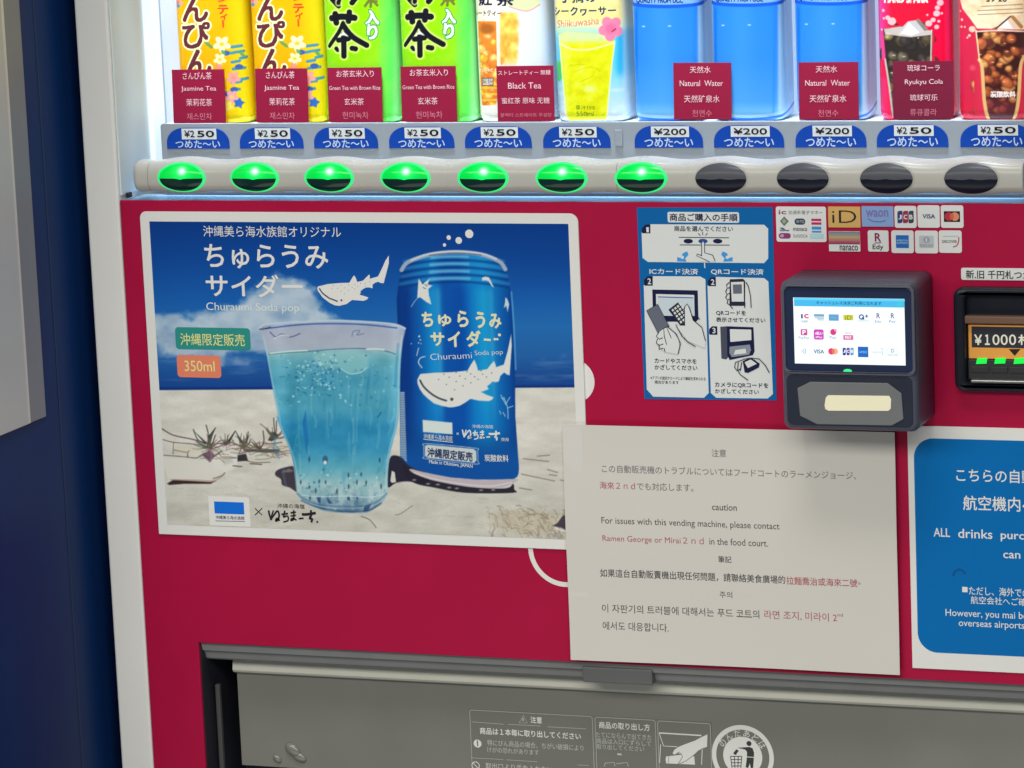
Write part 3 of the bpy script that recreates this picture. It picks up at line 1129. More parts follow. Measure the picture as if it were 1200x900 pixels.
def paint_black_tea(p, xc, a, xm, hw):
    b = ZM(550, 0, 5.625)
    p.C[:] = lerp_stops(p.X, [(553, (235, 225, 205)), (575, (245, 235, 220)), (610, (226, 236, 244)), (645, (206, 224, 248))])
    q = fbm(p.X / 7, p.Y / 9, 21)
    am = sst(584, 588, p.X) * sst(612, 606, p.X + 4 * q) * sst(12, 17, p.Y) * sst(80, 68, p.Y)
    p.all(am, np.stack([np.full(q.shape, 250.0), 140 + 110 * q, 40 + 90 * q], -1))
    paint_ice(p, b(35, 140, 180, 140, 190, 620, 175, 690, 75, 700, 55, 600), [(236, 140, 50), (250, 160, 40), (255, 196, 60), (226, 116, 40), (255, 214, 120), (248, 176, 96)], 31, 46, 6.0, 0.75)
    p.stroke(b(38, 150, 60, 620, 80, 705), 1.6, (255, 246, 225))
    p.stroke(b(182, 130, 190, 600), 1.6, (255, 246, 225))
    p.stroke(b(40, 140, 110, 122, 180, 138), 1.6, (255, 250, 240))
    p.ell(*b(115, 190)[0], 9, 6, (110, 60, 30), 0.5, 2)
    p.all(((p.Y > 100) & (p.X < 588)) * 0.0, (0, 0, 0))
    for yy in (580, 620, 660):
        p.stroke(b(70, yy, 180, yy), 2.2, (255, 205, 70), 0.8)
    p.poly(b(60, 700, 200, 690, 230, 800, 80, 800), (236, 238, 235))
    p.poly(b(195, -10, 460, -10, 460, 32, 378, 74, 262, 44), (214, 222, 176))
    p.stroke(b(262, 44, 378, 74, 460, 32), 1.3, (226, 150, 160))
    p.text("紅", 560.5, -9, 576, 6.5, (36, 30, 70), 0.02)
    p.text("茶", 582, -8, 602, 6.8, (36, 30, 70), 0.02)
    p.text("レートティー", 554.5, 12.5, 587, 18.8, (92, 66, 70), 0.004)
    p.rect = None
    p.poly(b(75, 515, 158, 513, 158, 565, 77, 567), (60, 50, 60))
    p.poly(b(80, 520, 153, 518, 153, 560, 82, 562), (238, 232, 226))
    p.text("無糖", 564.6, 92.4, 576.6, 99.4, (80, 70, 80), 0.0)
    p.text("Straight tea", 554, 79, 589, 86, (250, 236, 215), 0.0)
    edges(p, xm, hw, (255, 248, 235), (225, 238, 255), 5)


def paint_citrus(p, xc, a, xm, hw):
    b = ZM(550, 0, 5.625)
    p.C[:] = lerp_stops(p.Y, [(0, (245, 232, 160)), (20, (250, 225, 150)), (32, (205, 236, 190)), (45, (110, 205, 235)), (70, (90, 200, 245)), (100, (150, 215, 240)), (135, (200, 225, 245))])
    n = fbm(p.X / 9, p.Y / 3.0, 41)
    p.all(sst(26, 20, p.Y) * np.clip(n * 2 - 0.9, 0, 1) * 0.8, (255, 205, 120))
    p.all(sst(95, 110, p.Y) * np.clip(fbm(p.X / 8, p.Y / 5, 42) * 2 - 0.8, 0, 1), (225, 232, 245))
    p.all(sst(718, 726, p.X) * sst(30, 40, p.Y) * sst(95, 80, p.Y) * 0.7, (20, 165, 235))
    p.ell(*b(580, 470)[0], 6, 12, (70, 205, 110))
    gl = b(585, 232, 640, 205, 860, 225, 955, 270, 930, 480, 905, 788, 640, 795, 610, 500)
    p.poly(gl, (214, 218, 20))
    s = p.sl(650, 36, 722, 142)
    if s:
        x, y = p.X[s], p.Y[s]
        m = p.pmask(s, gl)
        n = fbm(x / 10 + y / 30, y / 9, 51)
        c = lerp_stops(np.clip(n * 1.5 - 0.25, 0, 1), [(0, (206, 208, 10)), (0.45, (216, 224, 14)), (0.8, (226, 234, 36)), (1, (224, 240, 90))])
        p.blend(s, m * 0.9, c)
        p.blend(s, m * sst(55, 44, y), (206, 238, 168))
        p.blend(s, m * np.clip((fbm(x / 9, y / 7, 52) - 0.58) * 4, 0, 1) * sst(58, 48, y) * 0.8, (232, 206, 60))
        p.blend(s, m * sst(669, 661, x) * 0.4, (225, 250, 150))
    p.stroke(b(588, 285, 680, 325, 800, 325, 945, 285), 1.8, (238, 250, 190), 0.9)
    p.stroke(b(585, 235, 610, 500, 640, 795), 1.6, (240, 250, 180), 0.8)
    p.stroke(b(955, 275, 930, 500, 905, 788), 1.6, (240, 250, 190), 0.8)
    p.ell(*b(790, 585)[0], 7, 4, (225, 245, 170), 0.7, 2)
    for q in ((700, 470, 800, 440, 860, 470), (730, 540, 820, 500), (660, 430, 760, 425)):
        p.stroke(b(*q), 0.9, (180, 170, 10), 0.5)
    for k in range(5):
        an = 2 * PI * k / 5 + 0.4
        p.ell(715.5 + 7 * math.cos(an), 33.5 + 7.5 * math.sin(an), 7.6, 6.2, (246, 130, 170), 1, 0.8, an)
    p.ell(715.5, 33.5, 6, 6, (240, 100, 150), 0.7, 2)
    p.stroke([(717, 37), (721, 34)], 1.3, (150, 30, 70))
    nv = (34, 62, 100)
    p.text("手摘の", 656, -13, 698, 3.2, nv, 0.01)
    p.text("シークヮーサー", 646.5, 8.5, 721, 19, nv, 0.01, 1, -0.02)
    p.text("Shiikuwasha", 652, 24, 702, 33, (214, 96, 96), -0.004, 1, -0.09)
    p.text("果汁15%", 674.5, 123.5, 697.5, 128.6, (80, 110, 40), 0.0)
    p.text("550ml", 675.5, 131, 696, 136, (80, 110, 40), 0.0)
    edges(p, xm, hw, (190, 225, 250), (215, 235, 255), 5)


def paint_water(p, xc, a, xm, hw):
    p.C[:] = lerp_stops(p.Y, [(0, (42, 132, 240)), (70, (48, 138, 240)), (120, (70, 156, 244)), (134, (116, 188, 248)), (141, (96, 168, 240))])
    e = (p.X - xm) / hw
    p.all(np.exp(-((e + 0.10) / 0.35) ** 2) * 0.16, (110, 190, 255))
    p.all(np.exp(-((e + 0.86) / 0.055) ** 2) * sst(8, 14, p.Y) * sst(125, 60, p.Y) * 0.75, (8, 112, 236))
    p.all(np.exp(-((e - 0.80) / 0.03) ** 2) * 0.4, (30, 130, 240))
    p.all(sst(0.86, 0.98, e) * 0.85, (186, 222, 255))  # pale edge lighting painted into the right rim, then the left
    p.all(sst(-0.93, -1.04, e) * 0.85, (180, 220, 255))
    yy = p.Y + 3.5 * e * e
    p.all(sst(138.5, 139.5, yy) * sst(143.5, 141, yy), (16, 96, 220))
    p.all(sst(134, 136, yy) * sst(139, 137.5, yy) * 0.6, (190, 230, 252))
    c = 9.6 - 2.6 * e * e
    p.all(sst(c + 0.6, c - 0.6, p.Y), (24, 94, 226))
    p.all(sst(c - 3.6, c - 4.6, p.Y), (126, 178, 246))
    p.text("QUALITY FROM UCC", xm - 0.84 * hw, -2.6, xm + 0.50 * hw, 4.4, (34, 62, 140), 0.012, 1, 0.0)
    p.ell(xm - 0.62 * hw, 31, 1.6, 0.7, (190, 225, 255))
    p.ell(xm + 0.12 * hw, 30.5, 1.6, 0.7, (190, 225, 255))


def splash(p, pts, col):
    for x, y, r in pts:
        p.ell(x, y, r, r * 0.9, col, 0.9)


def paint_cola(p, xc, a, xm, hw):
    c = ZM(1020, 0, 6)
    p.C[:] = lerp_stops(p.X, [(1020, (250, 120, 190)), (1032, (240, 60, 150)), (1045, (232, 24, 60)), (1085, (236, 18, 54)), (1096, (255, 8, 66)), (1106, (228, 10, 60)), (1112, (255, 40, 110)), (1118, (240, 30, 90))])
    p.all(sst(20, 60, p.Y) * sst(1046, 1034, p.X) * 0.5, (240, 90, 170))
    p.all(sst(95, 110, p.Y) * sst(1048, 1040, p.X) * 0.7, (240, 24, 60))
    gl = c(85, 205, 210, 185, 440, 215, 430, 600, 400, 835, 165, 840, 120, 600)
    paint_ice(p, gl, [(48, 42, 40), (80, 70, 54), (128, 112, 72), (60, 52, 48), (160, 144, 96), (54, 50, 52), (100, 92, 80)], 61, 60, 7.5, 0.85, (226, 220, 196))
    p.poly(c(0, 420, 100, 420, 125, 600, 165, 840, 0, 840), (238, 34, 84))
    p.all(sst(1046, 1032, p.X) * sst(88, 96, p.Y) * 0.7, (246, 60, 130))
    p.poly(c(90, 205, 210, 186, 330, 200, 430, 215, 425, 245, 280, 262, 100, 240), (222, 214, 214), 0.85)
    p.poly(c(195, 222, 265, 150, 335, 140, 400, 200, 330, 235), (196, 196, 204))
    p.poly(c(215, 235, 272, 158, 345, 228, 290, 252), (238, 236, 240))
    p.stroke(c(335, 145, 385, 205), 4, (130, 124, 120))
    p.stroke(c(100, 420, 130, 600, 160, 840), 2.4, (200, 205, 205), 0.9)
    p.stroke(c(430, 215, 425, 440), 1.8, (215, 200, 190), 0.9)
    splash(p, [(*c(465, 95)[0], 4), (*c(440, 140)[0], 3), (*c(410, 165)[0], 4), (*c(465, 190)[0], 2.8), (*c(480, 150)[0], 1.8), (*c(500, 95)[0], 1.5), (*c(150, 150)[0], 5), (*c(120, 125)[0], 3),
               (*c(90, 130)[0], 1.6), (*c(85, 75)[0], 2), (*c(70, 210)[0], 1.5), (*c(490, 20)[0], 4), (*c(470, 55)[0], 3), (*c(400, 105)[0], 1.3)], (250, 205, 210))
    p.text("HARD SPARK", 1036, -7, 1087.5, 3, (252, 226, 226), 0.03)


def paint_cola_cup(p, xc, a, xm, hw):
    c = ZM(1020, 0, 6)
    p.C[:] = lerp_stops(p.X, [(1119, (250, 120, 140)), (1124, (216, 40, 84)), (1140, (206, 40, 74)), (1150, (214, 50, 80)), (1200, (205, 38, 66)), (1208, (240, 110, 130))])
    p.all(sst(100, 130, p.Y) * sst(1150, 1125, p.X) * 0.5, (226, 40, 60))
    cream = c(610, -20, 640, 60, 700, 130, 750, 200, 1120, 210, 1120, -20)
    p.poly(cream, (240, 222, 194))
    s = p.sl(1118, -4, 1206, 40)
    if s:
        m = p.pmask(s, cream)
        p.blend(s, m * np.clip(fbm(p.X[s] / 12, p.Y[s] / 8, 71) * 2.2 - 0.9, 0, 1) * 0.7, (206, 170, 110))
    for k, yy in enumerate((45, 75, 103)):
        p.stroke(c(780 - 25 * (k > 0), yy, 1070, yy - 14), 0.9, (120, 90, 70), 0.8)
    p.text("39 20", 1156, -5, 1180, 2, (40, 34, 40), 0.01)
    gl = c(740, 215, 1090, 215, 1075, 420, 1045, 600, 1020, 835, 830, 840, 795, 600, 765, 420)
    paint_ice(p, gl, [(62, 28, 28), (176, 92, 48), (206, 122, 62), (110, 48, 34), (190, 100, 60), (150, 66, 50), (222, 150, 84), (92, 40, 36)], 83, 80, 7.5, 0.85, (250, 214, 160))
    s = p.sl(1140, 95, 1204, 142)
    if s:
        p.blend(s, p.pmask(s, gl) * sst(98, 130, p.Y[s]) * 0.5, (120, 52, 66))
    p.poly(c(885, 200, 990, 115, 1045, 120, 1075, 190, 900, 215), (222, 200, 180))
    p.poly(c(900, 195, 960, 135, 1005, 205), (236, 234, 240))
    p.stroke(c(885, 200, 985, 115), 1.6, (70, 40, 40))
    p.stroke(c(1000, 120, 1060, 190), 4, (170, 120, 70))
    p.stroke(c(745, 222, 900, 215, 1080, 222), 1.6, (246, 232, 214), 0.9)
    p.stroke(c(765, 420, 785, 470, 800, 700, 825, 845), 4.0, (226, 192, 128), 0.95)
    p.stroke(c(1080, 400, 1055, 470, 1040, 700, 1015, 845), 4.0, (226, 192, 128), 0.95)
    p.stroke(c(742, 215, 768, 430), 1.6, (250, 225, 180), 0.9)
    splash(p, [(*c(715, 205)[0], 4), (*c(695, 250)[0], 1.8), (*c(680, 265)[0], 1.2), (*c(635, 140)[0], 1.8), (*c(630, 190)[0], 1.6), (*c(660, 190)[0], 1.2), (*c(620, 80)[0], 1.4)], (248, 215, 190))
    p.text("炭酸飲料", 1161, 107, 1190, 113.8, (240, 225, 225), 0.02)
    p.ell(*c(718, 478)[0], 3, 3, (240, 120, 150), 0.5, 2)


GB = "sample bottles standing on the lit shelf"
dj = bottle("sample_bottle", 209, 292, 0.052, 6, paint_jasmine, "yellow jasmine tea bottle at the far left end of the lit shelf", GB)
dg_ = bottle("sample_bottle", 381.5, 465.5, 0.052, 6, paint_green, "lime green tea bottle standing just right of the two yellow bottles", GB)
ob = bottle("sample_bottle", 558, 642.5, 0.050, 5, paint_black_tea, "pale black tea bottle with an amber iced glass pictured on its label", GB)
oc = bottle("sample_bottle", 649.5, 733.5, 0.052, 5, paint_citrus, "citrus drink bottle with a yellow green glass and a pink hibiscus on its label", GB)
dw = bottle("sample_bottle", 741, 823, 0.052, 5, paint_water, "clear blue water bottle next to the citrus bottle with the pink flower", GB, 0.16)
ok_ = bottle("sample_bottle", 1028, 1114, 0.052, 5, paint_cola, "red cola bottle with a dark iced glass half hidden by its maroon card", GB)
ol_ = bottle("sample_bottle", 1121.5, 1207, 0.052, 5, paint_cola_cup, "red and cream cola bottle picturing an amber iced glass, cut off at the right", GB)


def twin(o, dx_from, dx_to, label):
    c = o.copy()
    sc.collection.objects.link(c)
    c.location.x = o.location.x + at(dx_to, 130, Y_BF)[0] - at(dx_from, 130, Y_BF)[0]
    c["label"] = label
    return c


twin(dj, 208, 295, "yellow jasmine tea bottle touching the first green tea bottle")
twin(dg_, 380.5, 469, "lime green tea bottle next to the pale black tea bottle")
twin(dw, 739.5, 832, "clear blue water bottle standing between the two other blue water bottles")
twin(dw, 739.5, 929, "clear blue water bottle next to the red cola bottle")

# maroon name cards in front of the bottles
M_card = ink((140, 24, 60), 0.45, ILLC)
M_card_d = ink((112, 26, 56), 0.45, ILLC)
M_ctxt = ink((225, 190, 205), 0.5, ILLC)
M_cdim = ink((196, 118, 140), 0.5, ILLC)
jt = [("さんぴん茶", 0.21, 0.76, 0.05, 0.185), ("Jasmine Tea", 0.17, 0.84, 0.31, 0.42), ("茉莉花茶", 0.26, 0.75, 0.545, 0.68), ("재스민차", 0.26, 0.74, 0.81, 0.94)]
gt = [("お茶玄米入り", 0.17, 0.86, 0.05, 0.175), ("Green Tea with Brown Rice", 0.03, 0.97, 0.335, 0.41), ("玄米茶", 0.30, 0.66, 0.56, 0.69), ("현미녹차", 0.26, 0.74, 0.81, 0.94)]
wt = [("天然水", 0.29, 0.65, 0.06, 0.18), ("Natural  Water", 0.11, 0.86, 0.31, 0.41), ("天然矿泉水", 0.18, 0.80, 0.57, 0.70), ("천연수", 0.32, 0.66, 0.83, 0.95)]
bt = [("ストレートティー 無糖", 0.03, 0.95, 0.075, 0.165), ("Black Tea", 0.20, 0.78, 0.30, 0.41), ("蜜红茶 原味 无糖", 0.08, 0.92, 0.57, 0.68), ("블랙티 스트레이트 무설탕", 0.05, 0.95, 0.85, 0.92)]
ct = [("琉球コーラ", 0.24, 0.78, 0.06, 0.17), ("Ryukyu Cola", 0.20, 0.83, 0.31, 0.42), ("琉球可乐", 0.28, 0.74, 0.57, 0.68), ("류큐콜라", 0.28, 0.72, 0.82, 0.94)]
CARDS = [((200, 81.8), (262, 81.4), (265, 144), (204.4, 144.4), jt, "maroon name card in front of the leftmost yellow bottle"),
         ((298.2, 80.5), (358.3, 80.4), (362.8, 143.3), (300.9, 143.6), jt, "maroon jasmine tea card in front of the second yellow bottle, beside the green ones"),
         ((382.4, 79.6), (446.4, 79), (448.8, 142.8), (386, 143), gt, "maroon name card in front of the first green bottle, beside the yellow bottles"),
         ((468.3, 78.2), (533.6, 77.5), (535.7, 142.2), (471.7, 142.8), gt, "maroon name card in front of the green bottle next to the black tea bottle"),
         ((581, 77.9), (647.8, 76.8), (650.4, 141.9), (583.8, 142.2), bt, "maroon Black Tea name card leaning against the pale tea bottle"),
         ((788.3, 73.8), (855.8, 73.8), (857.8, 139.7), (790.3, 140), wt, "maroon Natural Water card covering the gap between two blue bottles"),
         ((934, 73.3), (1005, 72.8), (1007, 139.7), (938, 140), wt, "maroon Natural Water card in front of the blue bottle beside the red cola"),
         ((1045.3, 72), (1117, 71.7), (1117.5, 139), (1047.5, 140), ct, "darker maroon Ryukyu Cola name card in front of the red bottle")]
for n_, (tl, tr, br, bl, rows, lab) in enumerate(CARDS):
    Yc = 0.0436
    A = [np.array(at(*p, Yc)) for p in (tl, tr, br, bl)]
    th = math.atan2(A[1][1] - A[0][1] + A[2][1] - A[3][1], A[1][0] - A[0][0] + A[2][0] - A[3][0])
    th = max(-0.02, min(0.02, th))
    s = Sheet(Yc, th, tuple(sum(A) / 4))
    q = [s.loc(p) for p in (tl, tr, br, bl)]
    u0, u1 = (q[0][0] + q[3][0]) / 2, (q[1][0] + q[2][0]) / 2
    v1, v0 = (q[0][1] + q[1][1]) / 2, max((q[3][1] + q[2][1]) / 2, ZSH + 0.0006 - s.pv[1])
    s.lift = lambda u, v, v0=v0, v1=v1: 0.0022 * (v - v0) / (v1 - v0) - 0.0008
    s.plate([(u0, v0), (u0, v1), (u1, v1), (u1, v0)], 0.0005, M_card_d if rows is ct else M_card)
    for k, (t_, a0, a1, b0, b1) in enumerate(rows):
        v, t = text_shape(t_, 0.0, 3)
        uv = np.stack([u0 + (a0 + v[:, 0] * (a1 - a0)) * (u1 - u0), v1 - (b1 - v[:, 1] * (b1 - b0)) * (v1 - v0)], 1)
        s.put(uv, t, M_cdim if k == 3 else M_ctxt, 2)
    o = s.done("name_card")
    tag(o, lab, "name card", "maroon name cards on the shelf")

# ================================================================== POSTER
YP = -0.0022
s = Sheet(YP)
k_p = lambda x, y: s.loc((x, y))
pu0 = k_p(163.6, 252)[0]
pv1 = k_p(400, 249)[1]
pv0 = k_p(420, 635)[1]
pu1 = k_p(677.4, 262)[0]
M_ppr = principled("poster_white_margin", alb((205, 206, 198)), 0.3, coat=0.15)
s.plate(rr_pts(pu0, pu1, pv0, pv1, (0.006, 0.008, 0.0, 0.0)), 0.0019, M_ppr, 0.0005)
iu0, iu1 = k_p(175.2, 262)[0], k_p(666, 262)[0]
iv1, iv0 = k_p(400, 260.6)[1], k_p(420, 623.2)[1]
gu = np.arange(iu0, iu1 + 0.0003, 0.00055)
gv = np.arange(iv0, iv1 + 0.0003, 0.00055)
GU, GV = np.meshgrid(gu, gv)
GX, GZ = s.wld(GU, GV)
PX, PY = proj(GX, YP, GZ)
LIT_Y, LIT_E = [250, 480, 630], [1.08, 1.12, 1.14]
p = Paint(PX, PY, (30, 70, 140))
X, Y = p.X, p.Y
# sky
p.C[:] = lerp_stops(Y + 0.012 * (X - 420), [(258, (16, 52, 126)), (300, (22, 64, 142)), (350, (32, 84, 162)), (385, (44, 98, 168)), (420, (44, 88, 156)), (445, (34, 68, 138)), (460, (30, 60, 130))])
p.all(np.clip((X - 480) / 200, 0, 1) * 0.25 * sst(360, 300, Y), (14, 46, 120))
den = np.zeros(X.shape)
for cx_, cy_, rx, ry, am in ((196, 386, 26, 20, .9), (222, 394, 34, 22, .9), (250, 388, 30, 22, .8), (285, 372, 30, 26, .8), (318, 348, 26, 22, .8), (342, 340, 22, 22, .85), (352, 362, 32, 24, .9), (318, 382, 45, 26, .9),
                             (370, 382, 34, 20, .8), (405, 378, 14, 10, .5), (300, 405, 60, 16, .7), (215, 412, 40, 14, .6), (280, 424, 16, 6, .5), (262, 428, 30, 5, .35), (655, 356, 20, 16, .25), (640, 422, 24, 7, .55), (660, 415, 14, 12, .4), (180, 375, 14, 12, .5)):
    den += am * np.exp(-((X - cx_) / rx) ** 2 - ((Y - cy_) / ry) ** 2)
den = den + (fbm(X / 17, Y / 13, 11, 5) - 0.5) * 0.95
ca = sst(0.42, 1.05, den)
cc = lerp_stops(np.clip(fbm(X / 22, Y / 16, 14) * 1.4 - 0.2 + (420 - Y) / 260, 0, 1), [(0, (122, 140, 172)), (0.5, (160, 172, 184)), (1, (192, 198, 198))])
p.all(ca * 0.85, cc)
wisp = np.clip(fbm(X / 40, Y / 5.0, 17) * 2.4 - 1.25, 0, 1) * sst(405, 425, Y) * sst(452, 440, Y)
p.all(wisp * 0.5, (120, 140, 180))
# sea and sand
hz = 456.5 - 0.0065 * (X - 190)
p.all(sst(-9, -2, Y - hz), (32, 66, 142))
p.all(sst(-4, -1, Y - hz), (22, 48, 118))
snd = lerp_stops(Y, [(456, (194, 190, 176)), (500, (200, 195, 181)), (560, (192, 188, 174)), (625, (182, 178, 164))])
gn = fbm(X / 26, Y / 9, 23, 5)
snd = snd + ((gn - 0.5) * 34)[..., None] + ((vnoise(X * 0.9, Y * 0.9, 5) - 0.5) * 7)[..., None]
p.all(sst(0.0, 1.4, Y - hz), snd)
dk = np.clip(fbm(X / 30, Y / 7, 29, 5) * 3 - 1.95, 0, 1) * sst(500, 520, Y)
p.all(dk * 0.30, (150, 142, 124))
rng = np.random.RandomState(5)
# driftwood twigs and tufts on the left
z = ZM(180, 470, 6)
p.poly(z(60, 390, 400, 420, 430, 455, 480, 505, 440, 560, 300, 575, 110, 560, 70, 470), (204, 199, 186), 0.9, 1.5)
p.poly(z(400, 400, 520, 350, 600, 380, 580, 470, 500, 505, 430, 470), (208, 204, 192), 0.9, 1.5)
p.poly(z(470, 400, 540, 385, 560, 430, 500, 450), (176, 172, 160), 0.7, 2)
p.poly(z(95, 580, 140, 552, 260, 560, 400, 568, 440, 560, 400, 582, 220, 582, 110, 590), (44, 32, 34), 0.95, 0.8)
p.stroke(z(120, 552, 300, 556, 420, 560, 480, 530), 1.6, (170, 140, 118), 0.7)
p.stroke(z(420, 545, 480, 525, 500, 505), 1.6, (110, 90, 78), 0.7)
tw = [(60, 195, 140, 240, 280, 270, 380, 300), (65, 270, 140, 290, 260, 300, 390, 320), (70, 380, 200, 390, 300, 400, 330, 380), (140, 290, 138, 370), (150, 345, 230, 360, 250, 350), (240, 360, 240, 390),
      (280, 200, 310, 270, 360, 300), (370, 170, 385, 230, 395, 300, 410, 340), (435, 190, 395, 250, 388, 300), (390, 300, 450, 300, 520, 290), (575, 210, 540, 260, 515, 295, 470, 300), (578, 215, 610, 270, 630, 310),
      (665, 215, 660, 270, 630, 310, 600, 370), (600, 370, 700, 350, 780, 360, 890, 350), (620, 320, 720, 330, 850, 345), (640, 300, 690, 340, 760, 330), (770, 210, 775, 290, 740, 340), (750, 160, 800, 200, 840, 240),
      (845, 120, 850, 200, 860, 240), (865, 140, 862, 220), (900, 290, 830, 300, 770, 300), (880, 235, 850, 270, 810, 275), (600, 400, 700, 430, 820, 430), (680, 440, 760, 445), (560, 455, 620, 460), (350, 370, 400, 400, 480, 350),
      (300, 285, 390, 350, 420, 380), (330, 390, 380, 360, 420, 370)]
for q in tw:
    w = 1.5 if rng.rand() < 0.5 else 1.0
    p.stroke(z(*q), w, (74 + rng.randint(30), 62 + rng.randint(24), 58 + rng.randint(20)), 0.85, 0.5)
for q in ((380, 250, 435, 190, 400, 285), (360, 300, 280, 205, 395, 310), (510, 290, 578, 210, 530, 305), (605, 290, 580, 220, 640, 300), (640, 290, 668, 215, 660, 300), (805, 270, 845, 215, 885, 240, 830, 285)):
    p.poly(z(*q), (56, 58, 54), 0.9, 0.5)
for bx_, by_, n_, sp in ((395, 330, 16, 130), (510, 300, 8, 80), (630, 320, 18, 110), (850, 260, 16, 100), (740, 330, 12, 90)):
    for k in range(n_):
        an = -PI / 2 + rng.randn() * 0.75
        L_ = sp * (0.4 + 0.6 * rng.rand())
        x1, y1 = bx_ + L_ * math.cos(an), by_ + L_ * math.sin(an) * 0.9
        p.stroke(z(bx_ + rng.randn() * 9, by_ + rng.randn() * 5, (bx_ + x1) / 2 + rng.randn() * 8, (by_ + y1) / 2 + 6, x1, y1), 1.7, (62 + rng.randint(50), 58 + rng.randint(40), 52 + rng.randint(30)), 0.8, 0.45, 0.6)
for k in range(46):
    x0, y0 = 330 + rng.rand() * 560, 300 + rng.rand() * 110
    p.stroke(z(x0, y0, x0 + 40 + rng.rand() * 40, y0 - 10 + rng.randn() * 14, x0 + 80 + rng.rand() * 60, y0 + rng.randn() * 18), 0.9, (84 + rng.randint(60), 72 + rng.randint(50), 62 + rng.randint(40)), 0.6, 0.45)
p.poly(z(590, 380, 650, 370, 665, 420, 590, 425), (46, 42, 46), 0.95, 0.7)
p.poly(z(335, 375, 400, 345, 430, 385, 395, 430), (92, 70, 78), 0.85, 0.9)
p.stroke(z(390, 340, 410, 375, 400, 420), 2.4, (140, 100, 116), 0.8)
p.stroke(z(640, 345, 760, 350, 880, 345), 3.0, (66, 60, 60), 0.8, 1.0)
p.poly(z(135, 300, 250, 320, 340, 330, 330, 370, 200, 380, 150, 350), (198, 184, 158), 0.5, 2)
# lines and straw on the right
z2 = ZM(560, 440, 4.2846)
for q in ((220, 495, 290, 510, 385, 530), (350, 472, 400, 487), (360, 498, 395, 503), (230, 418, 355, 432), (210, 565, 270, 575), (300, 405, 360, 400), (415, 525, 430, 528)):
    p.stroke(z2(*q), 1.4, (112, 102, 88), 0.75, 0.6)
p.all(sst(466, 472, Y - 0.0 * X) * sst(608, 640, X) * 0.12, (150, 146, 132))
st = sst(0.30, 0.75, np.exp(-((X - 620) / 50) ** 2 - ((Y - 612) / 17) ** 2) + (fbm(X / 12, Y / 8, 33) - .5) * .5)
p.all(st * 0.42, (176, 162, 130))
for k in range(150):
    x0, y0 = 570 + rng.rand() * 92, 592 + rng.rand() * 36
    a_ = 0.5 * math.sin(x0 * 0.09) + 0.5 + rng.randn() * 0.5
    l_ = 4 + rng.rand() * 9
    cst = [(120, 96, 74), (206, 196, 166), (150, 128, 98), (98, 76, 68)][rng.randint(4)]
    p.stroke([(x0, y0), (x0 + l_ * 0.5 * math.cos(a_), y0 + l_ * 0.5 * math.sin(a_)), (x0 + l_ * math.cos(a_ + 0.3), y0 + l_ * math.sin(a_ + 0.3))], 0.9 + rng.rand() * 0.5, cst, 0.36)
p.poly(z2(375, 755, 400, 740, 425, 705, 470, 690, 470, 790, 420, 765), (52, 46, 56), 0.9, 0.8)
p.stroke(z2(390, 765, 430, 780, 470, 775), 2, (214, 206, 190), 0.8)
for k in range(60):
    x0, y0 = 190 + rng.rand() * 470, 566 + rng.rand() * 58
    p.stroke([(x0, y0), (x0 + 3 + 9 * rng.rand(), y0 - 1 + 3 * rng.rand())], 0.8, (150, 142, 126), 0.35)
z5 = ZM(290, 470, 6)
p.stroke(z5(800, 810, 860, 835, 905, 890), 0.9, (70, 62, 56), 0.8)
p.stroke(z5(1040, 800, 1080, 790, 1160, 735), 1.0, (90, 82, 72), 0.6)
# stones beside the glass, and the can's cast shadow painted under it
p.poly(z5(195, 520, 210, 485, 280, 462, 330, 465, 350, 560, 355, 640, 300, 610, 245, 590, 235, 550), (58, 50, 60), 0.97, 0.7, True)
p.poly(z5(240, 500, 290, 475, 325, 490, 300, 500), (140, 122, 118), 0.7, 1)
p.poly(z5(985, 600, 1000, 405, 1060, 385, 1110, 420, 1180, 470, 1260, 500, 1270, 580, 1130, 565, 1045, 575), (34, 32, 48), 0.97, 0.7, True)
p.poly(z5(1005, 560, 1015, 490, 1035, 500, 1045, 570, 1015, 575), (204, 200, 186), 0.95)
zc2 = ZM(450, 430, 5.6235)
p.poly(zc2(130, 640, 180, 690, 300, 740, 560, 790, 800, 800, 850, 770, 858, 805, 850, 830, 540, 830, 330, 795, 200, 765, 130, 700), (36, 32, 44), 0.97, 0.7, True)
for q in ((200, 745), (290, 770), (355, 775), (430, 795), (480, 800), (720, 810), (770, 790), (640, 812)):
    x0, y0 = zc2(*q)[0]
    p.ell(x0, y0, 2.2, 1.0, (170, 160, 160), 0.7)
# the can
zc1 = ZM(450, 280, 5.6235)
can = zc1(115, 195, 160, 150, 300, 100, 470, 82, 640, 98, 760, 145, 800, 195, 822, 280, 836, 345, 850, 560, 862, 800) + \
      zc2(866, 330, 890, 660, 888, 700, 878, 724, 856, 738, 740, 742, 600, 742, 440, 728, 300, 702, 200, 670, 150, 640, 108, 590, 104, 165) + zc1(105, 880, 90, 560, 84, 400, 95, 300)
p.poly(zc2(175, 672, 300, 700, 600, 740, 870, 735, 850, 765, 790, 790, 690, 797, 480, 776, 300, 740, 195, 700), (176, 164, 166), 1, 0.7, True)
p.stroke(zc2(200, 695, 320, 735, 500, 768, 700, 785, 840, 760), 1.6, (206, 196, 194), 0.7)
tcx = lambda x: (x - 466) / 140.0


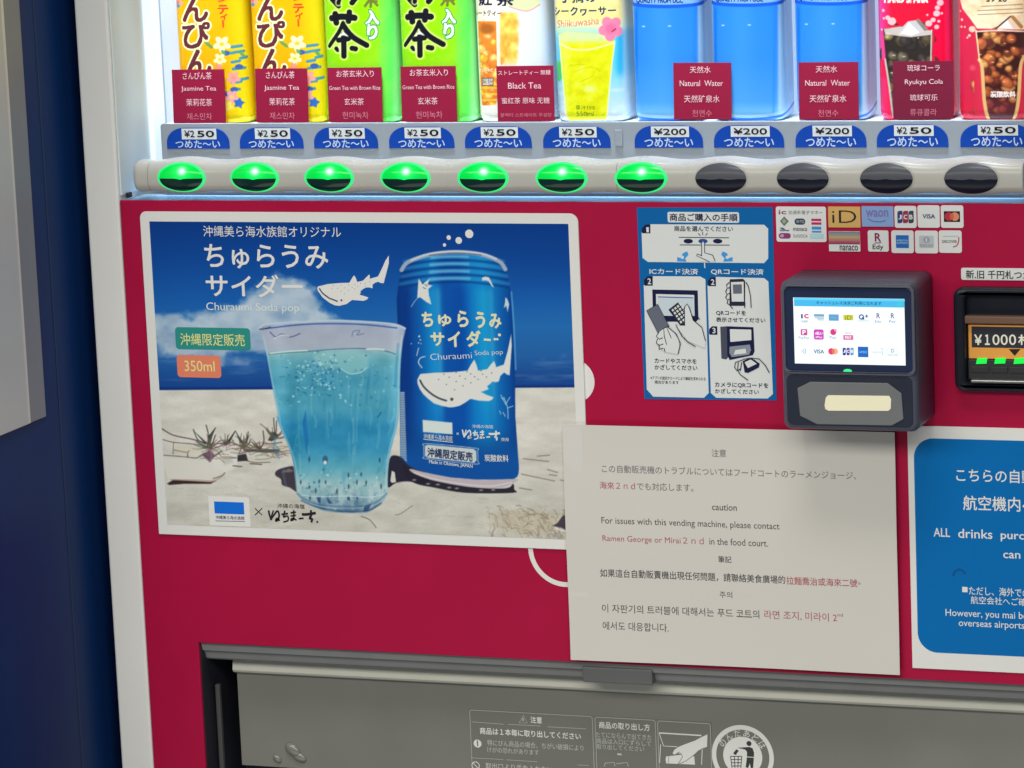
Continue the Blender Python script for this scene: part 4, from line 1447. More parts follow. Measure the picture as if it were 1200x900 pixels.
def can_col(x, y):
    t = (x - (466 + 0.03 * (y - 330))) / 139.0
    c = lerp_stops(np.clip(t, 0, 1), [(0, (16, 48, 122)), (0.10, (22, 66, 146)), (0.20, (22, 92, 170)), (0.30, (26, 112, 190)), (0.38, (20, 74, 160)), (0.52, (18, 76, 164)), (0.62, (24, 112, 188)), (0.72, (26, 122, 194)),
                                     (0.84, (22, 96, 172)), (0.93, (18, 70, 150)), (1, (16, 52, 128))])
    c = c * (1 - 0.20 * sst(490, 550, y))[..., None]
    low = sst(500, 540, y)
    c = c * (1 - low[..., None]) + np.array([24, 74, 152]) * low[..., None]
    return c


p.poly(can, can_col)
s4 = p.sl(466, 330, 610, 520)
cm_ = p.pmask(s4, can, 1.0)
for cx_, w_, cl, am in ((507, 9, (38, 150, 205), 0.5), (513, 3, (120, 190, 215), 0.25), (566, 10, (40, 158, 205), 0.55), (575, 3, (120, 195, 215), 0.2), (539, 9, (16, 60, 150), 0.4), (475, 5, (14, 44, 120), 0.5), (601, 4, (14, 50, 124), 0.5)):
    p.blend(s4, cm_ * am * np.exp(-((p.X[s4] - cx_ - 0.03 * (p.Y[s4] - 330)) / w_) ** 2) * sst(330, 345, p.Y[s4]) * sst(520, 440, p.Y[s4]), cl)
for k, yy in enumerate((303.5, 312, 320.5, 329)):
    xs_ = np.linspace(474 - k * 1.6, 590 + k * 1.9, 12)
    arc = [(x_, yy - 6.5 * (1 - ((x_ - 533) / 62) ** 2) + 3.5) for x_ in xs_]
    p.stroke(arc, 3.6, (70, 150, 200), 0.40, 1.6)
    p.stroke(arc[3:8], 3.0, (150, 200, 214), 0.55, 1.6)
    arc2 = [(x_, y_ + 4.2) for x_, y_ in arc]
    p.stroke(arc2, 2.6, (14, 44, 112), 0.55, 1.2)
p.stroke(zc1(116, 205, 160, 152, 300, 104, 470, 86, 640, 102, 760, 148, 800, 200), 4.6, (150, 156, 172), 1, 0.7)
p.stroke(zc1(180, 140, 300, 98, 470, 82, 640, 96, 740, 132), 2.0, (198, 202, 206), 0.8)
p.stroke(zc1(300, 108, 470, 92, 640, 106), 1.2, (74, 80, 104), 0.8)
p.stroke(zc1(840, 350, 855, 560, 868, 860), 2.0, (110, 170, 210), 0.55)
p.poly(zc2(106, 165, 135, 165, 150, 625, 108, 585), (150, 168, 190), 0.95)
for k in range(38):
    y0 = 168 + k * 11.5
    p.stroke(zc2(108, y0 + 8, 134 + k * 0.4, y0 + 10), 0.75, (40, 60, 104), 0.75, 0.35)
wh = (206, 211, 198)
shark = zc1(240, 890, 330, 882, 400, 880, 470, 876, 550, 868, 572, 830, 595, 795, 610, 830, 620, 868, 680, 858, 702, 830, 725, 805, 734, 825, 738, 845, 790, 828, 815, 740, 838, 630, 842, 700, 828, 895) + \
        zc2(826, 55, 808, 48, 792, 36, 776, 50, 765, 62, 762, 80, 755, 96, 735, 100, 715, 96, 700, 112, 680, 126, 684, 136, 690, 146, 640, 165, 672, 182, 722, 200, 712, 216, 690, 225, 630, 222, 570, 210, 535, 235, 500, 255,
            465, 264, 430, 266, 380, 256, 330, 240, 295, 212, 260, 180, 236, 145, 222, 110, 220, 85, 228, 68)
p.poly(shark, wh)
p.stroke(zc2(238, 88, 262, 130, 310, 175, 360, 205, 410, 222), 2.2, (60, 66, 80), 1, 0.5)
p.ell(*zc2(447, 213)[0], 1.9, 1.9, (60, 66, 80))
for q in ((395, 48), (475, 36), (548, 32), (430, 68), (500, 60), (572, 46), (360, 82), (476, 96), (536, 78), (597, 64), (650, 48), (412, 115), (520, 125), (572, 104), (620, 82), (676, 66), (465, 150), (710, 40), (640, 25)):
    p.ell(*zc2(*q)[0], 0.75, 0.65, (70, 76, 84), 0.9, 0.4)
p.poly(zc1(228, 262, 245, 285, 255, 300, 270, 285, 300, 265, 288, 300, 318, 308, 292, 330, 296, 370, 312, 432, 280, 415, 240, 385, 220, 388), wh)
p.stroke(zc1(225, 385, 200, 415, 180, 445), 0.8, wh, 0.7)
p.stroke(zc1(258, 320, 275, 328), 0.9, (50, 90, 150))
p.stroke(zc1(270, 300, 285, 310), 0.9, (50, 90, 150))
p.poly(zc1(645, 256, 668, 248, 692, 254, 708, 285, 724, 320, 712, 312, 690, 278, 668, 272, 650, 274), wh)
p.poly(zc1(800, 385, 812, 395, 825, 430, 815, 480, 806, 440, 790, 455, 798, 420), wh, 0.9)
for q in ((232, 642, 1.1), (240, 665, .8), (228, 685, .7), (244, 690, .6), (180, 690, .6)):
    p.ell(*zc1(q[0], q[1])[0], q[2], q[2], wh, 0.9, 0.4)
p.stroke(zc1(228, 720, 216, 768), 0.9, wh, 0.9)
p.stroke(zc1(270, 775, 240, 785, 228, 815, 250, 848), 1.1, wh, 0.9)
for q in ((818, 340, 815, 270, 805, 240, 790, 200), (805, 240, 830, 200), (815, 270, 850, 258), (805, 250, 770, 185), (790, 215, 775, 205), (762, 290, 770, 310), (785, 300, 800, 325)):
    p.stroke(zc2(*q), 1.0, (168, 196, 206), 0.8, 0.4)
p.poly(zc2(255, 349, 450, 367, 452, 444, 258, 428), (196, 204, 196))
p.poly(zc2(270, 520, 290, 513, 590, 540, 608, 555, 610, 615, 595, 632, 290, 600, 270, 585), (186, 192, 190))
p.stroke(zc2(263, 520, 285, 506, 595, 534, 616, 555, 618, 618, 598, 640, 285, 606, 264, 588, 263, 520), 0.7, (186, 192, 190), 0.9, 0.4)
# the glass of blue soda
zg1 = ZM(290, 360, 6)
zg = zg1(80, 152, 100, 180, 125, 280, 150, 400, 180, 580, 215, 760) + z5(205, 110, 240, 210, 290, 320, 320, 430, 340, 560, 348, 640, 375, 690, 440, 730, 520, 765, 600, 780, 720, 787, 820, 785, 880, 765, 950, 710, 980, 665, 986, 640,
                                                                         985, 560, 996, 400, 1025, 280, 1055, 160, 1066, 60) + zg1(1070, 600, 1076, 400, 1090, 250, 1108, 165, 1100, 140, 1020, 118, 800, 100, 590, 94, 380, 104, 180, 112, 100, 130)


def glass_col(x, y):
    c = lerp_stops(y, [(376, (150, 158, 184)), (400, (158, 162, 178)), (410, (150, 168, 182)), (413, (128, 172, 178)), (424, (98, 156, 172)), (445, (80, 146, 172)), (478, (76, 146, 174)), (500, (48, 124, 170)), (525, (56, 132, 174)),
                       (548, (92, 156, 178)), (568, (136, 174, 178)), (580, (132, 164, 172)), (590, (104, 132, 150)), (602, (66, 92, 120))])
    t = (x - 320) / 150.0
    c = c + (14 * np.exp(-((t - 0.05) / 0.06) ** 2) + 22 * np.exp(-((t - 0.96) / 0.05) ** 2))[..., None]
    c = c - (12 * np.exp(-((t - 0.16) / 0.05) ** 2) * sst(420, 460, y))[..., None]
    n = fbm(x / 16, y / 12, 91, 5) - 0.5
    return c + (n * 26)[..., None]


p.poly(zg, glass_col, 0.97, 0.8, True)
p.poly(zg1(100, 170, 250, 140, 600, 120, 1000, 140, 1090, 165, 1075, 250, 1050, 330, 900, 300, 600, 290, 300, 320, 150, 335, 120, 260), (164, 167, 174), 0.5, 2)
p.stroke(zg1(80, 152, 140, 118, 380, 104, 590, 94, 820, 102, 1030, 120, 1108, 150), 2.2, (184, 190, 204), 0.95)
p.stroke(zg1(130, 150, 380, 122, 600, 116, 820, 122, 1050, 146), 1.6, (54, 78, 142), 0.85)
p.stroke(zg1(85, 155, 130, 150, 160, 140), 1.6, (50, 60, 90), 0.8)
p.stroke(zg1(160, 175, 200, 210, 240, 188, 300, 210, 370, 185), 1.4, (70, 84, 130), 0.8)
p.stroke(zg1(190, 220, 240, 196, 290, 205), 1.4, (206, 210, 214), 0.8)
p.stroke(zg1(735, 205, 745, 170, 790, 165, 770, 195, 820, 185), 1.0, (84, 94, 130), 0.7)
p.stroke(zg1(150, 330, 300, 318, 440, 310, 600, 296, 800, 290, 960, 306, 1040, 330), 1.2, (60, 100, 120), 0.8)
p.stroke(zg1(160, 325, 300, 310, 420, 304), 1.6, (206, 222, 218), 0.8)
p.stroke(zg1(840, 294, 900, 294, 960, 300), 2.0, (210, 224, 218), 0.8)
p.poly(zg1(460, 340, 560, 310, 760, 300, 850, 340, 850, 420, 800, 460, 720, 468, 650, 430, 560, 420, 490, 400), (140, 184, 184), 0.65, 2.5)
p.stroke(zg1(655, 430, 720, 466, 790, 460, 840, 425), 1.2, (170, 206, 200), 0.8)
for k in range(70):
    x0, y0 = 322 + rng.rand() * 146, 428 + rng.rand() * 130
    hh = 6 + rng.rand() * 26
    p.stroke([(x0, y0), (x0 + rng.randn() * 1.2, y0 + hh / 2), (x0 + 0.03 * (395 - x0) + rng.randn(), y0 + hh)], 1.0 + rng.rand() * 2.2, [(120, 176, 190), (36, 108, 160), (150, 190, 196)][rng.randint(3)], 0.16 + 0.16 * rng.rand(), 0.9)
s3 = p.sl(340, 545, 462, 600)
gm_ = p.pmask(s3, curve(zg, True, 4), 1.5)
p.blend(s3, gm_ * np.clip(fbm(p.X[s3] / 7, p.Y[s3] / 9, 97) * 2.4 - 0.8, 0, 1) * sst(548, 572, p.Y[s3]) * 0.6, (186, 200, 196))
p.blend(s3, gm_ * np.clip(fbm(p.X[s3] / 5, p.Y[s3] / 6, 98) * 2.6 - 1.5, 0, 1) * sst(560, 580, p.Y[s3]) * 0.6, (40, 70, 110))
for k in range(230):
    u_ = rng.rand()
    if u_ < 0.55:
        x0, y0 = zg1(340 + rng.rand() * 320, 370 + rng.rand() * 260)[0]
    elif u_ < 0.8:
        x0, y0 = zg1(200 + rng.rand() * 850, 300 + rng.rand() * 400)[0]
    else:
        x0, y0 = z5(350 + rng.rand() * 620, 480 + rng.rand() * 200)[0]
    d_ = rng.rand() < 0.5
    p.ell(x0, y0, 0.6 + rng.rand() * 1.3, 0.5 + rng.rand() * 1.1, (30, 90, 140) if d_ else (190, 220, 222), 0.25 + 0.4 * rng.rand(), 0.5)
p.poly(z5(388, 150, 410, 60, 420, 180, 430, 300, 418, 370, 405, 290), (28, 92, 164), 0.7, 1)
p.stroke(z5(940, 80, 915, 115), 1.4, (30, 80, 120), 0.8)
p.ell(*z5(547, 410)[0], 3.2, 4.4, (50, 80, 110), 0.8, 0.8)
p.ell(*z5(546, 432)[0], 1.8, 2.2, (220, 226, 222), 0.9)
for q in ((375, 570), (435, 605), (480, 630), (505, 565), (550, 570), (630, 635), (712, 600), (770, 570), (835, 575), (940, 600), (440, 680), (710, 520), (800, 515), (930, 415), (435, 410)):
    x0, y0 = z5(*q)[0]
    p.ell(x0, y0, 1.1, 2.0 + rng.rand(), (40, 56, 76), 0.75)
for q in ((485, 675, 515, 672, 515, 715, 495, 712), (560, 680, 600, 720, 570, 722), (700, 672, 720, 672, 722, 700, 702, 698), (760, 672, 780, 672, 778, 700)):
    p.poly(z5(*q), (40, 62, 110), 0.8, 0.5)
p.stroke(z5(380, 660, 500, 672, 700, 668, 850, 676, 975, 655), 1.2, (190, 206, 210), 0.7)
p.stroke(z5(400, 705, 520, 742, 700, 752, 860, 742, 960, 690), 1.2, (150, 176, 190), 0.8)
p.poly(z5(820, 740, 870, 720, 850, 770, 815, 778), (30, 50, 90), 0.7)
p.stroke(zg, 0.9, (150, 180, 196), 0.35, 0.5)
p.stroke(zg1(112, 200, 138, 320, 165, 470, 192, 600, 224, 760) + z5(232, 160, 262, 240, 310, 350, 336, 440, 352, 560, 360, 640), 1.5, (176, 200, 204), 0.5, 0.8)
p.stroke(zg1(1086, 200, 1068, 400, 1062, 600) + z5(1056, 80, 1040, 190, 1008, 300, 984, 420, 974, 560, 970, 640), 1.7, (186, 206, 208), 0.5, 0.8)
p.stroke(zg1(1060, 260, 1048, 400, 1040, 560), 2.6, (40, 104, 160), 0.35, 1.2)
p.stroke(z5(352, 650, 400, 690, 500, 726, 640, 742, 800, 740, 910, 708, 978, 650), 2.2, (70, 96, 132), 0.55, 0.9)
p.stroke(z5(380, 700, 470, 738, 600, 768, 720, 776, 850, 768, 940, 720), 1.6, (44, 66, 104), 0.6, 0.7)
# small white logo card, bottom left
s_ = z5
p.C[..., 0] -= 0.10 * np.clip(p.C[..., 2] - p.C[..., 0], 0, 120)
p.C[..., 2] -= 0.06 * np.clip(p.C[..., 2] - p.C[..., 0], 0, 150)
col_img = np.clip(lin(np.clip(p.C, 0, 255)) / ILL / np.interp(Y, LIT_Y, LIT_E)[..., None], 0.002, 0.9).reshape(-1, 3)
M_print = attr_mat("poster_print", 0.34, 0.0, 0.15)
# rim of the printed picture follows the white margin
uvp = np.stack([GU.ravel(), GV.ravel()], 1)
F4 = grid_faces(len(gv), len(gu))
F3 = np.vstack([F4[:, [0, 1, 2]], F4[:, [0, 2, 3]]])
s.put(uvp, F3, M_print, 1, y=YP - 0.00012, col=col_img)
M_pw = ink((212, 214, 208), 0.32)
M_pw2 = ink((190, 200, 208), 0.32)
s.text("沖縄美ら海水族館オリジナル", 237.8, 264.3, 399.8, 277.2, M_pw, 3, 0.0)
s.text("ちゅらうみ", 239, 285.8, 384.7, 314.2, M_pw, 3, 0.016)
s.text("サイダー", 240.6, 320.8, 354.8, 347.6, M_pw, 3, 0.016)
s.text("Churaumi Soda pop", 241.7, 354.2, 350.7, 366.2, M_pw2, 3, 0.0)
zs = ZM(220, 250, 4.615)
s.poly(zs(705, 395, 760, 382, 820, 377, 875, 375, 888, 352, 900, 335, 910, 350, 917, 371, 948, 364, 966, 346, 982, 330, 986, 340, 985, 354, 1030, 341, 1052, 296, 1070, 255, 1088, 228, 1088, 270, 1074, 325, 1060, 378, 1044, 376, 1030, 370,
          1014, 375, 1000, 385, 1000, 405, 980, 400, 965, 401, 948, 410, 935, 420, 936, 428, 930, 440, 955, 447, 978, 455, 970, 466, 950, 473, 890, 468, 860, 490, 820, 500, 795, 497, 770, 485, 730, 455, 705, 420, 701, 405), M_pw, 2)
s.line(zs(712, 405, 730, 432, 765, 458, 812, 476), 1.6, ink((60, 64, 80)), 3)
s.ell(*zs(832, 470)[0], 1.3, 1.2, ink((60, 64, 80)), 3)
for q in ((790, 390), (830, 388), (870, 386), (905, 384), (810, 405), (850, 402), (890, 400), (920, 395), (830, 420), (870, 416), (905, 408), (935, 378), (960, 380), (985, 368), (960, 395), (850, 435), (780, 405)):
    s.ell(*zs(*q)[0], 0.55, 0.5, ink((120, 124, 130)), 3, 8)
for q in ((550, 274, 5), (537.7, 281.7, 4), (526, 278.3, 2.7), (521, 287, 2)):
    s.ell(q[0], q[1], q[2], q[2], M_pw, 2)
s.rect(205, 383.2, 293.5, 409, ink((40, 122, 112), 0.32), 2, 4)
s.text("沖縄限定販売", 211, 390.2, 287, 404.4, ink((196, 208, 120), 0.32), 3, 0.004)
s.rect(207, 415.8, 259, 441.8, ink((206, 112, 84), 0.32), 2, 4)
s.text("350ml", 216, 422.3, 251.7, 434.8, ink((240, 222, 130), 0.32), 3, 0.0)
M_lc = ink((206, 207, 198), 0.32)
s.rect(244, 581, 293, 615.5, M_lc, 2, (0, 3, 0, 0))
s.rect(251, 587.5, 286.2, 601.5, ink((20, 96, 184), 0.32), 3)
s.text("沖縄美ら海水族館", 252.7, 603.8, 286.6, 608.2, ink((50, 58, 80), 0.32), 3, 0.01)
s.line([(252.7, 610.3), (287, 611.0)], 0.8, ink((80, 86, 100), 0.32), 3)
M_pk = ink((34, 32, 36), 0.32)
s.line([(299, 595.5), (307.4, 603.5)], 1.0, M_pk, 3)
s.line([(307.4, 595.5), (299, 603.5)], 1.0, M_pk, 3)
s.text("沖縄の海塩", 325, 589.7, 357.2, 595, M_pk, 3, 0.0)
BRUSH = (((150, 768, 156, 800, 166, 828), 1.9), ((184, 768, 172, 802, 162, 836), 1.5), ((164, 834, 190, 796, 212, 772, 224, 800, 216, 834, 200, 842, 208, 824, 228, 840), 1.9), ((240, 796, 286, 790), 1.9), ((264, 770, 254, 818), 1.7),
         ((256, 816, 284, 808, 286, 838, 254, 850), 1.6), ((304, 786, 342, 780), 1.7), ((304, 808, 342, 802), 1.6), ((326, 766, 326, 828, 306, 838, 318, 824, 346, 836), 1.7), ((362, 826, 396, 823), 1.8),
         ((384, 796, 420, 796, 482, 786), 2.8), ((446, 766, 450, 800, 438, 824, 456, 828, 450, 852), 2.2))


def brush(zm, f, m, k=1.0):
    for q, w in BRUSH:
        s.line(curve(zm(*f(q)), n=4), w * k, m, 3)


brush(z5, lambda q: q, M_pk, 1.15)
s.ell(372, 611.5, 1.3, 1.3, M_pk, 3)
# lettering on the can
M_cream = ink((208, 208, 158), 0.32)
M_cw = ink((190, 202, 204), 0.32)
for ch, b in (("ち", (247, 478, 325, 578)), ("ゅ", (355, 495, 445, 575)), ("ら", (482, 470, 558, 580)), ("う", (602, 478, 668, 588)), ("み", (692, 490, 775, 590)),
              ("サ", (305, 612, 400, 705)), ("イ", (418, 605, 505, 712)), ("ダ", (540, 600, 640, 712))):
    q = zc1(*b)
    s.text(ch, q[0][0], q[0][1], q[1][0], q[1][1], M_cream, 3, 0.04)
s.line(zc1(660, 662, 705, 666), 2.6, M_cream, 3)
for q in ((732, 660, 1.6), (748, 660, 1.4), (762, 632, 1.8)):
    s.ell(*zc1(q[0], q[1])[0], q[2], q[2], M_cream, 3)
q = zc1(305, 745, 580, 795)
s.text("Churaumi", q[0][0], q[0][1] + 0.5, q[1][0], q[1][1] - 1, M_cw, 3, -0.008, rot=0.06)
q = zc1(598, 730, 785, 770)
s.text("Soda pop", q[0][0], q[0][1], q[1][0], q[1][1], M_cw, 3, -0.008, rot=0.06)
q = zc2(262, 450, 452, 478)
s.text("沖縄美ら海水族館", q[0][0], q[0][1] - 1.2, q[1][0], q[1][1] + 0.2, M_cw, 3, 0.0, rot=-0.06)
s.line(zc2(262, 476, 455, 496), 0.7, M_cw, 3)
brush(zc2, lambda q: [518 + (v - 150) * 0.745 if i % 2 == 0 else 410 + (v - 765) * 0.74 + (q[i - 1] - 150) * 0.03 for i, v in enumerate(q)], M_cw, 0.9)
q = zc2(582, 378, 720, 402)
s.text("沖縄の海塩", q[0][0], q[0][1], q[1][0], q[1][1], M_cw, 3, 0.0)
q = zc2(772, 465, 822, 488)
s.text("使用", q[0][0], q[0][1], q[1][0], q[1][1], M_cw, 3, 0.0)
s.line(zc2(480, 432, 494, 446), 0.6, M_cw, 3)
s.line(zc2(494, 432, 480, 446), 0.6, M_cw, 3)
q = zc2(284, 540, 585, 604)
s.text("沖縄限定販売", q[0][0], q[0][1], q[1][0], q[1][1], ink((40, 52, 84), 0.32), 3, 0.02, rot=-0.075)
q = zc2(298, 622, 585, 652)
s.text("Made in Okinawa, JAPAN", q[0][0], q[0][1], q[1][0], q[1][1], M_cw, 3, 0.01, rot=-0.075)
q = zc2(662, 575, 822, 622)
s.text("炭酸飲料", q[0][0], q[0][1], q[1][0], q[1][1], M_cw, 3, 0.01)
poster = s.done("poster")
tag(poster, "large white bordered poster of a blue soda can and a full glass on a beach", "poster")

# ================================================================== INSTRUCTION STICKER
INK[0] = 1.18
YS = -0.0006
s = Sheet(YS)
zi = ZM(740, 230, 3.6)
q = [s.loc(t) for t in ((746.1, 243.3), (905.6, 242.6), (910, 469.2), (755.2, 467.6))]
M_ib = ink((12, 92, 150), 0.36)
M_iw = ink((206, 206, 202), 0.34)
M_in = ink((26, 30, 62), 0.34)
M_ig = ink((96, 100, 110), 0.34)
M_il = ink((40, 42, 56), 0.34)
s.plate(q, 0.0005, M_ib)
s.rect(782.2, 248.2, 866.2, 260.6, M_iw, 1, 2)
s.text("商品ご購入の手順", 784.6, 250, 864.4, 259, M_in, 2, 0.022)
s.poly(zi(80, 118, 560, 120, 577, 137, 577, 262, 560, 282, 70, 277, 47, 260, 43, 152, 80, 152), M_iw, 1)
s.poly(zi(44, 150, 44, 135, 60, 119, 80, 119, 80, 156, 46, 156), M_in, 2)
s.text("1", 757.5, 266.2, 760.5, 272.2, M_iw, 3, 0.03)
s.text("商品を選んでください", 790, 264.6, 859, 271, M_il, 2, 0.018)
s.line(zi(200, 173, 412, 175), 0.9, M_il, 2)
s.line(zi(204, 205, 414, 206), 0.9, M_il, 2)
for cx_ in (240, 302, 364):
    s.ell(*zi(cx_, 189)[0], 5.4, 2.6, M_in if cx_ != 302 else ink((36, 74, 140), 0.34), 3)
for q in ((282, 156, 291, 166), (300, 150, 301, 164), (321, 155, 313, 166)):
    s.line(zi(*q), 0.9, M_il, 2)
s.poly(zi(296, 200, 302, 186, 310, 200, 310, 240, 345, 250, 355, 275, 290, 275, 275, 250, 278, 244, 297, 252), M_iw, 4)
s.line(zi(297, 252, 297, 195, 303, 188, 309, 196, 309, 238, 343, 248, 354, 274), 0.9, M_il, 5)
s.line(zi(297, 250, 278, 243, 276, 250, 330, 276), 0.9, M_il, 5)
M_iar = ink((64, 140, 200), 0.34)
for sg, x0 in ((1, 215), (-1, 405)):
    s.poly([zi(x0 + sg * a_, b_)[0] for a_, b_ in ((-22, 274), (-22, 256), (-8, 260), (2, 240), (20, 232), (26, 246), (12, 262), (18, 276))], M_iar, 2)
    s.ell(*zi(x0, 257)[0], 2.0, 2.0, M_iw, 3)
s.text("ICカード決済", 761, 314.2, 818.2, 321.4, M_iw, 1, 0.022)
s.text("QRコード決済", 833, 314.5, 895, 322, M_iw, 1, 0.022)
s.line(zi(308, 280, 310, 303), 1.2, M_iw, 1)
s.poly(zi(90, 337, 290, 338, 312, 350, 326, 830, 306, 850, 92, 845, 65, 815, 52, 374, 88, 374), M_iw, 1)
s.poly(zi(54, 370, 54, 352, 68, 338, 90, 338, 90, 377, 56, 377), M_in, 2)
s.text("2", 758.8, 326, 763.2, 333, M_iw, 3, 0.03)
s.poly(zi(356, 340, 560, 345, 578, 360, 597, 834, 575, 853, 358, 850, 335, 830, 321, 376, 354, 376), M_iw, 1)
s.poly(zi(323, 372, 322, 356, 336, 342, 356, 342, 357, 379, 325, 379), M_in, 2)
s.text("2", 833.2, 327, 837.5, 333.8, M_iw, 3, 0.03)
s.poly(zi(328, 578, 328, 560, 341, 548, 362, 549, 363, 584, 331, 584), M_in, 2)
s.text("3", 834.8, 384, 838.8, 390.6, M_iw, 3, 0.03)
# left drawing
s.poly(zi(88, 393, 280, 397, 283, 520, 270, 530, 92, 528), M_in, 2)
s.poly(zi(104, 412, 265, 416, 267, 505, 106, 503), M_iw, 3)
s.poly(zi(112, 424, 262, 428, 263, 500, 114, 498), ink((188, 198, 208), 0.34), 4)
s.line(zi(112, 424, 262, 428), 1.0, ink((40, 90, 150), 0.34), 5)
s.poly(zi(65, 482, 112, 455, 160, 548, 112, 574), M_ig, 6)
s.line(zi(65, 482, 112, 455, 160, 548, 112, 574), 0.8, M_il, 7, True)
s.poly(zi(157, 478, 197, 447, 240, 500, 226, 558, 216, 556), M_il, 6)
for a_ in range(4):
    for b_ in range(5):
        x0, y0 = 170 + a_ * 11 + b_ * 8.5, 478 - a_ * 8 + b_ * 12.5
        s.poly(zi(x0, y0, x0 + 7, y0 - 5, x0 + 12, y0 + 3, x0 + 5, y0 + 8), M_iw, 7)
s.poly(zi(228, 545, 225, 465, 236, 452, 246, 470, 260, 520, 300, 560, 315, 610, 312, 640, 240, 610, 190, 545, 205, 545), M_iw, 8)
s.line(zi(226, 545, 225, 468, 236, 453, 246, 470, 262, 522, 298, 552, 314, 610), 1.0, M_il, 9)
s.line(zi(188, 540, 215, 590, 240, 615, 272, 634), 1.0, M_il, 9)
s.line(zi(255, 500, 278, 520), 0.8, M_il, 9)
s.line(zi(270, 490, 290, 520), 0.8, M_il, 9)
s.poly(zi(135, 560, 150, 550, 175, 570, 200, 600, 205, 640, 198, 665, 140, 655, 110, 620, 105, 590, 118, 572), M_iw, 8)
s.line(zi(170, 598, 150, 552, 138, 556, 140, 590, 150, 625), 0.9, M_il, 9)
s.line(zi(150, 546, 190, 580, 208, 620, 198, 664), 1.0, M_il, 9)
for q in ((118, 572, 106, 590, 120, 602, 134, 596), (112, 600, 106, 618, 120, 628, 136, 622), (118, 628, 118, 645, 136, 640), (140, 640, 143, 655)):
    s.line(zi(*q), 1.0, M_il, 9)
s.text("カードやスマホを", 767, 419.6, 816.5, 425.4, M_il, 2, 0.018)
s.text("かざしてください", 767, 427, 817.3, 433, M_il, 2, 0.018)
s.text("※アプリの設定やカードにより確認を求められる", 762.4, 440.6, 827, 444.6, M_il, 2, 0.006)
s.text("場合があります", 767, 445.6, 795.6, 449.6, M_il, 2, 0.006)
# right drawings
s.poly(zi(415, 350, 470, 348, 480, 356, 480, 462, 420, 462, 414, 455), M_il, 2)
s.poly(zi(420, 362, 474, 360, 475, 444, 424, 444), M_iw, 3)
s.poly(zi(428, 372, 466, 371, 467, 410, 430, 411), M_ig, 4)
for q in ((415, 362, 402, 372, 404, 388, 416, 384), (404, 390, 398, 402, 404, 414, 417, 408), (404, 416, 398, 426, 406, 438, 418, 430), (408, 440, 404, 450, 420, 462), (418, 462, 428, 474), (484, 362, 494, 380, 503, 420, 506, 470), (480, 450, 478, 470)):
    s.line(zi(*q), 1.0, M_il, 5)
s.text("QRコードを", 839.2, 363.6, 874.3, 369.6, M_il, 2, 0.018)
s.text("表示させてください", 839.2, 371.6, 897, 377.2, M_il, 2, 0.018)
s.poly(zi(375, 550, 405, 548, 415, 672, 400, 688, 380, 684), ink((70, 72, 84), 0.34), 2)
s.poly(zi(403, 548, 515, 552, 520, 655, 512, 670, 415, 690, 405, 670), M_in, 3)
s.poly(zi(416, 560, 506, 562, 507, 606, 418, 614), M_iw, 4)
s.poly(zi(415, 634, 500, 625, 505, 648, 497, 668, 424, 678, 414, 660), ink((130, 134, 142), 0.34), 4)
s.poly(zi(440, 648, 482, 642, 486, 662, 432, 668), M_iw, 5)
s.poly(zi(470, 695, 505, 680, 542, 705, 538, 722, 492, 745, 478, 742), M_in, 4)
s.poly(zi(478, 700, 504, 688, 530, 706, 492, 724), M_iw, 5)
for q in ((470, 690, 440, 700, 436, 720, 446, 736, 460, 728), (452, 700, 448, 730, 460, 752, 494, 776), (466, 700, 460, 735), (470, 688, 500, 682), (505, 682, 540, 686, 565, 712, 583, 744)):
    s.line(zi(*q), 1.0, M_il, 6)
s.text("カメラにQRコードを", 837.8, 447.6, 900.6, 453.8, M_il, 2, 0.018)
s.text("かざしてください", 837.8, 455.2, 889.4, 460.8, M_il, 2, 0.018)
o = s.done("instruction_sticker")
tag(o, "blue instruction sticker with three white panels of line drawings left of the payment terminal", "sticker")

# ================================================================== PAYMENT STICKERS
GP = "payment stickers above the terminal"
zp = ZM(900, 230, 4)
M_sw = ink((208, 207, 204), 0.36)
M_sk = ink((40, 36, 44), 0.36)
M_snv = ink((52, 58, 92), 0.36)
M_sgr = ink((128, 128, 132), 0.36)
M_smg = ink((140, 46, 96), 0.36)


def sticker(x0, y0, x1, y1, label, r=3.0, mat=None, rot=0.0):
    q = zp(x0, y0, x1, y1)
    s = Sheet(YS)
    c = s.loc(((q[0][0] + q[1][0]) / 2, (q[0][1] + q[1][1]) / 2))
    if rot:
        s = Sheet(YS, rot, c)
    u0, u1, v0, v1 = s.box(q[0][0], q[0][1], q[1][0], q[1][1])
    s.plate(rr_pts(u0, u1, v0, v1, r * PX_M), 0.0005, mat or M_sw)
    s.lab = label
    s.tx = lambda t, a, b, c_, d, m, w=0.0, L=2: s.text(t, *zp(a, b)[0], *zp(c_, d)[0], m, L, w)
    s.rc = lambda a, b, c_, d, m, L=1, r=0.0: s.rect(*zp(a, b)[0], *zp(c_, d)[0], m, L, r)
    s.el = lambda a, b, rx, ry, m, L=2: s.ell(*zp(a, b)[0], rx / 4, ry / 4, m, L)
    return s


def stick_done(s):
    tag(s.done("payment_sticker"), s.lab, "sticker", GP)


